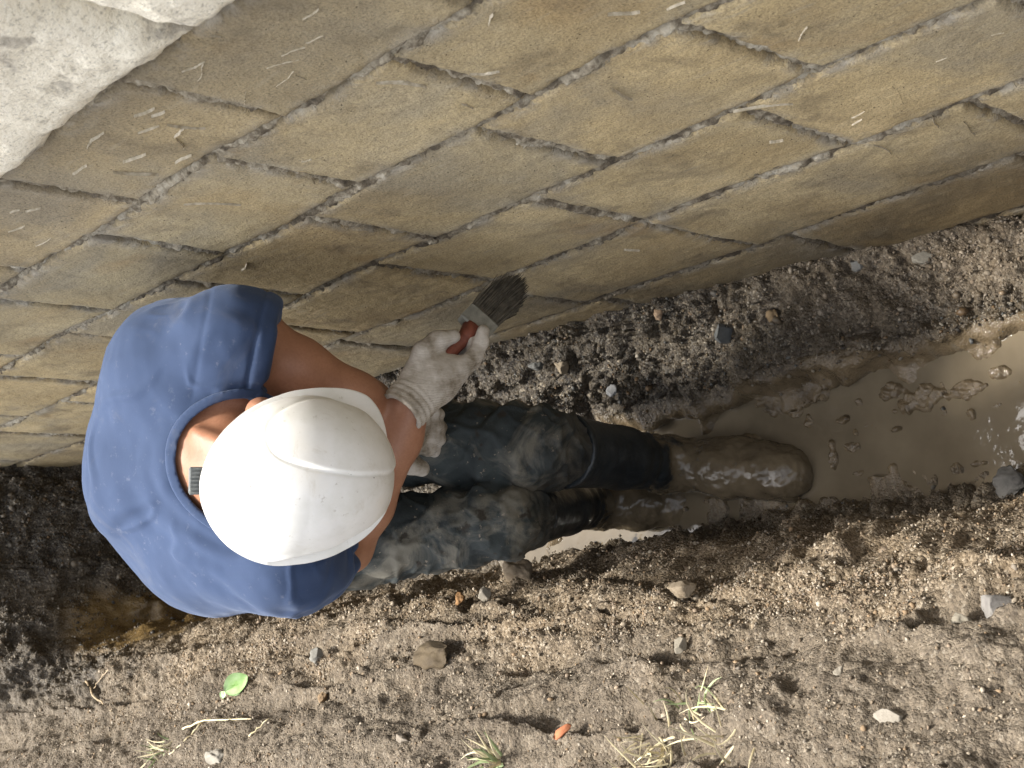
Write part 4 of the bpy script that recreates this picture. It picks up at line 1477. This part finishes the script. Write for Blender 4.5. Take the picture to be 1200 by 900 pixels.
def box_at(c, ax, half, bev=0.0):
    """a bevelled block with its own axes"""
    V, F = [], []
    c = np.array(c, float)
    rings = [(-1, 1 - bev), (-1 + bev, 1), (1 - bev, 1), (1, 1 - bev)] if bev else [(-1, 1), (1, 1)]
    n = 0
    prof = [(-1 + bev, -1), (1 - bev, -1), (1, -1 + bev), (1, 1 - bev), (1 - bev, 1), (-1 + bev, 1), (-1, 1 - bev), (-1, -1 + bev)] if bev else [(-1, -1), (1, -1), (1, 1), (-1, 1)]
    m = len(prof)
    for zz, sc in rings:
        for a, b in prof:
            V.append(c + ax[0] * half[0] * a * sc + ax[1] * half[1] * b * sc + ax[2] * half[2] * zz)
    for i in range(len(rings) - 1):
        for k in range(m):
            F.append((i * m + k, i * m + (k + 1) % m, (i + 1) * m + (k + 1) % m, (i + 1) * m + k))
    F.append(tuple(range(m))[::-1])
    F.append(tuple(range((len(rings) - 1) * m, len(rings) * m)))
    return V, F


# size adjuster at the nape: a small ribbed block
rc = HATC - EX * 0.138 - EY * 0.006 - U * 0.016
Vb, Fb = box_at(rc, (EX, EY, U), (0.0105, 0.0195, 0.007), 0.18)
for i in range(7):
    v, f = box_at(rc + EY * (-0.0168 + 0.0056 * i) + U * 0.008, (EX, EY, U), (0.0092, 0.0012, 0.0022), 0.0)
    Fb += [tuple(q_ + len(Vb) for q_ in ff) for ff in f]
    Vb = list(Vb) + list(v)
child("strap_adjuster", Vb, Fb, RATCHET, HT, smooth_shade=False)
# headband strap running from the adjuster into the hat
Vb, Fb = box_at(rc + EX * 0.014 - U * 0.002, (EX, EY, U), (0.02, 0.010, 0.0015), 0.1)
child("headband_strap", Vb, Fb, RATCHET, HT, smooth_shade=False)

# ------------------------------------------------------------------ brush in the right hand
BR = thing("brush", "dirty scrubbing brush with red handle held in the raised white glove", "brush", tuple(rh(0.14, -0.002, 0.0)))
hp = [rh(h, l, 0.004) for h, l in ((0.052, 0.004), (0.085, -0.001), (0.12, -0.003), (0.150, -0.003), (0.172, -0.003))]
V, F = tube_mesh(hp, [0.010, 0.0125, 0.0115, 0.013, 0.019], 12)
child("handle", V, F, RED, BR)
Vb, Fb = box_at(rh(0.186, -0.003, 0.004), (gl, gt, gh), (0.029, 0.013, 0.017), 0.16)
child("ferrule", Vb, Fb, FERRULE, BR, smooth_shade=False)
Vs, Fs = [], []
for i in range(800):
    l = random.uniform(-0.035, 0.035)
    t = random.uniform(-0.0125, 0.0125)
    ln = random.uniform(0.080, 0.115) * (1 - 0.25 * (abs(l) / 0.03) ** 2)
    sp = 1.12 + random.uniform(-0.10, 0.10)
    w = random.uniform(0.0009, 0.0017)
    b0 = rh(0.198, -0.003 + l, 0.004 + t)
    b1 = rh(0.198 + ln * 0.55, -0.003 + l * (1 + (sp - 1) * 0.5) + random.uniform(-.002, .002), 0.004 + t * 1.1)
    b2 = rh(0.198 + ln, -0.003 + l * sp + random.uniform(-.005, .005) + 0.004, 0.004 + t * 1.4 + random.uniform(-.003, .003))
    n0 = len(Vs)
    for p, ww in ((b0, w), (b1, w), (b2, w * 0.4)):
        a_ = random.uniform(0, 2)
        for k in range(3):
            Vs.append(p + ww * (math.cos(2.094 * k + a_) * gl + math.sin(2.094 * k + a_) * gt))
    for i_ in range(2):
        for k in range(3):
            Fs.append((n0 + i_ * 3 + k, n0 + i_ * 3 + (k + 1) % 3, n0 + i_ * 3 + 3 + (k + 1) % 3, n0 + i_ * 3 + 3 + k))
child("bristles", np.array(Vs), Fs, BRISTLE, BR, kind='stuff')


# ------------------------------------------------------------------ stones, plants and litter on the bank
def spot(px, py):
    """where the sight line through a point of the photograph meets the ground"""
    d = np.array((CR.x, CF.x, -CD.x)) * (px - 600) + np.array((CR.y, CF.y, -CD.y)) * (py - 450) + np.array((CR.z, CF.z, -CD.z)) * 1700.0
    d /= np.linalg.norm(d)
    t = 0.9
    while t < 6:
        p = np.array((0, 0, CAM_Z)) + d * t
        if p[2] < ground_z(p[0], p[1]):
            break
        t += 0.004
    return p


def ico_stone(r, seed, sq=(1, 1, 0.7), sub=2, rough=0.25):
    V, F = ICO_V.copy(), [tuple(f) for f in ICO_F]
    for _ in range(sub):
        mid, V, F2 = {}, list(V), []

        def m(a, b):
            k = (min(a, b), max(a, b))
            if k not in mid:
                c = np.array(V[a]) + np.array(V[b])
                V.append(c / np.linalg.norm(c))
                mid[k] = len(V) - 1
            return mid[k]
        for a, b, c in F:
            ab, bc, ca = m(a, b), m(b, c), m(c, a)
            F2 += [(a, ab, ca), (b, bc, ab), (c, ca, bc), (ab, bc, ca)]
        F = F2
    V = np.array(V)
    n = fbm(V * 1.3 + seed * 7.7, 3)
    V = V * (1 + rough * n[:, None] * 1.6) * np.array(sq)
    # a few flat broken sides
    rs = np.random.default_rng(seed)
    for _ in range(5):
        nn = unit(rs.normal(size=3))
        cut = rs.uniform(0.55, 0.85) * (np.abs(V) @ np.abs(nn)).max() * 0.8
        ex = np.maximum(V @ nn - cut, 0)
        V -= ex[:, None] * nn
    return V * r, F


def stone_mat(name, a, b):
    return mat_flat(name, tuple(0.72 * v for v in a), tuple(0.72 * v for v in b), 55, 0.85, 0.6)


STONES = [  # place in the photograph, radius, colours, flatness, label
    (370, 768, 0.0165, (.24, .23, .20), (.36, .35, .31), (1, 1, .8), "round pale grey pebble on the bank edge under the right sleeve"),
    (252, 891, 0.021, (.30, .27, .22), (.42, .39, .33), (1, 1.3, .7), "large pale grey stone at the bottom edge below the twig"),
    (378, 818, 0.014, (.23, .15, .08), (.33, .23, .13), (1, 1, .8), "brown stone in a hollow right of the green leaf"),
    (604, 672, 0.034, (.23, .175, .11), (.34, .27, .19), (.8, 1.4, .8), "broad angular tan stone jutting from the bank beside the right knee"),
    (567, 697, 0.0145, (.36, .32, .25), (.48, .43, .35), (1, 1, .8), "small whitish stone below the angular tan stone"),
    (538, 702, 0.0125, (.24, .125, .045), (.35, .19, .075), (1, 1, .7), "rust orange stone left of the small whitish stone"),
    (505, 770, 0.036, (.080, .056, .030), (.135, .098, .052), (.8, 1.6, .7), "big olive brown clod in the shaded hollow of the bank"),
    (1183, 566, 0.026, (.10, .095, .088), (.16, .152, .14), (1, 1.3, .7), "smooth grey stone at the edge of the water near the right border"),
    (1165, 710, 0.020, (.22, .205, .19), (.33, .31, .285), (1, 1.3, .8), "jagged light grey stone on the bank near the right border"),
    (1123, 728, 0.013, (.30, .265, .20), (.40, .36, .29), (1, 1.3, .8), "flat cream pebble just left of the jagged grey stone"),
    (795, 757, 0.0125, (.30, .265, .20), (.40, .36, .29), (1, 1, .9), "cream pebble in the middle of the sunlit bank"),
    (716, 458, 0.0125, (.42, .42, .42), (.56, .56, .55), (1, 1, .8), "white pebble set in the dark gravel above the left shin"),
    (847, 392, 0.030, (.095, .100, .10), (.15, .155, .15), (.5, .7, 1.2), "blue grey slab of stone upright in the gravel under the wall"),
    (657, 430, 0.016, (.22, .17, .11), (.34, .28, .20), (1, 1, .9), "tan cobble under the wall just right of the left thigh"),
    (628, 427, 0.018, (.11, .11, .10), (.18, .18, .17), (1, 1, .9), "bluish grey cobble under the wall touching the left thigh"),
    (1085, 303, 0.022, (.22, .20, .16), (.36, .33, .27), (.7, 1.1, .9), "pale buff stone in the gravel just below the wall foot"),
    (1005, 312, 0.018, (.14, .14, .13), (.21, .205, .19), (.7, 1.1, .9), "smooth slate grey stone against the wall foot"),
    (770, 368, 0.013, (.30, .20, .12), (.42, .30, .20), (1, 1, .9), "pinkish tan pebble in the gravel at the wall foot"),
    (905, 372, 0.016, (.24, .16, .08), (.34, .24, .13), (1, 1, .8), "yellowish stone low in the gravel slope"),
    (800, 690, 0.019, (.26, .20, .13), (.38, .31, .22), (.8, 1.5, .7), "tan stone tilted on the bank crest below the mud puddle"),
    (985, 790, 0.014, (.25, .22, .17), (.36, .32, .26), (1, 1, .7), "dull buff stone low on the right of the bank"),
    (1040, 845, 0.017, (.26, .23, .18), (.38, .34, .28), (1, 1.2, .7), "buff stone near the bottom edge right of the dry grass"),
    (470, 868, 0.015, (.25, .21, .165), (.35, .30, .24), (1, 1.2, .7), "beige stone near the bottom edge left of the grass tuft"),
]
for i, (px, py, r, ca, cb, sq, lab) in enumerate(STONES):
    p = spot(px, py)
    V, F = ico_stone(r, i + 3, sq, 3, 0.3)
    o = link("stone", mesh_from("stone", V, F, stone_mat("stone_%d" % i, ca, cb)))
    o.location = p - np.array((0, 0, r * 0.10))
    o.rotation_euler = (random.uniform(-.3, .3), random.uniform(-.3, .3), random.uniform(-.5, .5))
    o['label'] = lab
    o['category'] = "stone"
    o['group'] = "loose stones in the trench sides"

# broken piece of red tile
p = spot(660, 858)
V, F = ico_stone(0.014, 91, (0.65, 1.5, 0.35), 2, 0.2)
o = link("tile_fragment", mesh_from("tile_fragment", V, F, TERRA))
o.location = p + np.array((0, 0, 0.006))
o.rotation_euler = (0.5, 0.5, 0.9)
o['label'] = "small broken piece of terracotta tile on the bank near the bottom edge"
o['category'] = "tile piece"


def blade(V, F, base, tip, bend, w, n=5):
    base, tip, bend = np.array(base), np.array(tip), np.array(bend)
    side = np.cross(tip - base, (0.3, -0.7, 0.6))
    side /= np.linalg.norm(side) + 1e-9
    k = len(V)
    for i in range(n + 1):
        t = i / n
        c = base * (1 - t) + tip * t + bend * (4 * t * (1 - t))
        ww = w * (1 - t ** 1.6) + 0.0002
        up = np.cross(side, tip - base)
        up /= np.linalg.norm(up) + 1e-9
        V += [c - side * ww, c + up * ww * 0.5, c + side * ww]
    for i in range(n):
        a = k + i * 3
        F += [(a, a + 1, a + 4, a + 3), (a + 1, a + 2, a + 5, a + 4)]


def tuft(name, label, px, py, n, length, spread, width, mats, lean=(0, 0, 0), group=None):
    base = spot(px, py)
    T = thing(name, label, "grass", tuple(base), group)
    for mi, m in enumerate(mats):
        V, F = [], []
        for i in range(n):
            b = base + np.array((random.gauss(0, spread), random.gauss(0, spread), 0))
            b[2] = ground_z(b[0], b[1]) - 0.004
            ln = length * random.uniform(0.45, 1.15)
            d = unit((random.gauss(lean[0], 0.55), random.gauss(lean[1], 0.55), random.uniform(0.35, 1.0) + lean[2]))
            blade(V, F, b, b + d * ln, np.array((random.gauss(0, .10), random.gauss(0, .10), random.uniform(0, .10))) * ln, width * random.uniform(.6, 1.2))
        child("dry_blades" if m is STRAW else "green_blades", np.array(V), F, m, T, kind='stuff')
    return T


tuft("dry_grass", "thick tuft of straw coloured dry grass at the bottom edge", 770, 885, 60, 0.065, 0.030, 0.0018, [STRAW], (-0.1, 0.0, 0.0))
tuft("grass_tuft", "wispy pale green and straw grass lying above the dry tuft", 815, 828, 10, 0.060, 0.014, 0.0016, [GRASSG, STRAW], (-0.3, -0.9, -0.3))
tuft("grass_tuft", "small upright green tuft at the bottom edge left of the tile piece", 584, 892, 12, 0.065, 0.006, 0.0025, [GRASSG, STRAW], (0.4, 0.1, 0.2))
tuft("grass_tuft", "few faint green blades in the bottom left corner", 190, 880, 9, 0.05, 0.014, 0.0022, [GRASSG, STRAW], (0.2, 0.2, 0.1))
tuft("dry_grass", "sparse dry stalks right of the thick straw tuft", 850, 868, 12, 0.075, 0.020, 0.0020, [STRAW], (0.1, 0.2, 0.0))


# seedling with round leaves
def leaf_mesh(c, along, up, length, width, cup):
    along, up = unit(along), unit(up)
    up = unit(up - along * (up @ along))
    side = np.cross(along, up)
    V, F = [], []
    n, m_ = 12, 8
    for i in range(n + 1):
        t = i / n
        w = width * math.sin(math.pi * min(1, t * 0.97 + 0.015)) ** 0.62
        for j in range(m_ + 1):
            s_ = j / m_ * 2 - 1
            z = cup * (s_ * s_) * w - 0.25 * cup * length * t * t + 0.0006 * math.cos(9 * t + abs(s_) * 7) - 0.0008 * math.exp(-(s_ / 0.12) ** 2)
            V.append(np.array(c) + along * (t * length) + side * (s_ * w) + up * z)
    for i in range(n):
        for j in range(m_):
            a = i * (m_ + 1) + j
            F.append((a, a + 1, a + m_ + 2, a + m_ + 1))
    k = len(V)
    V += [v - up * 0.0006 for v in V]
    F += [tuple(q_ + k for q_ in f[::-1]) for f in F]
    return np.array(V), F


sp_ = spot(274, 812)
SEED = thing("seedling", "seedling with bright green round leaves on the grey bank", "plant", tuple(sp_))
c0 = sp_ + np.array((0.004, -0.006, 0.026))
V, F = tube_mesh([sp_ - (0, 0, 0.006), sp_ + (0.002, -0.003, 0.012), c0], [0.0014, 0.0012, 0.0010], 6)
child("stem", V, F, GREEN, SEED)
cu = unit(-I_F + np.array((0, 0.4, 0.5)))
V, F = leaf_mesh(c0, I_R * 1.0 - I_D * 0.75, cu, 0.058, 0.0225, 0.35)
child("leaf", V, F, GREEN, SEED)
V, F = leaf_mesh(c0, I_R * 0.9 - I_D * 0.15, cu, 0.042, 0.012, 0.3)
child("leaf", V, F, GREEN, SEED)
V, F = leaf_mesh(c0, -I_R * 0.2 + I_D * 0.3, cu, 0.016, 0.008, 0.3)
child("leaf", V, F, GREEN, SEED)


def twig(label, pts, r, m=TWIG):
    P3 = [spot(*p) + np.array((0, 0, 0.006)) for p in pts]
    t = np.linspace(0, len(P3) - 1, 4 * len(P3))
    P3 = np.array(P3)
    P = np.stack([np.interp(t, range(len(P3)), P3[:, i]) for i in range(3)], 1)
    P += rng.normal(size=P.shape) * 0.0012
    V, F = tube_mesh(P, np.linspace(r, r * 0.6, len(P)), 7)
    o = link("twig", mesh_from("twig", V - P[0], F, m))
    o.location = P[0]
    o['label'] = label
    o['category'] = "twig"
    o['group'] = "dry twigs on the bank"


twig("thin forked pale twig right of the bottom left corner", [(216, 854), (245, 843), (297, 843)], 0.0026, STRAW)
twig("dry stalk slanting down from the forked pale twig", [(240, 846), (222, 866), (200, 885)], 0.0022, STRAW)
twig("brown crooked twig on the bank by the left border", [(103, 798), (112, 815), (132, 834)], 0.0030)
twig("short brown twig leaning above the crooked one", [(133, 780), (122, 793), (112, 806)], 0.0018)
twig("short grey straw lying right of the seedling", [(294, 862), (318, 842)], 0.0020, STRAW)
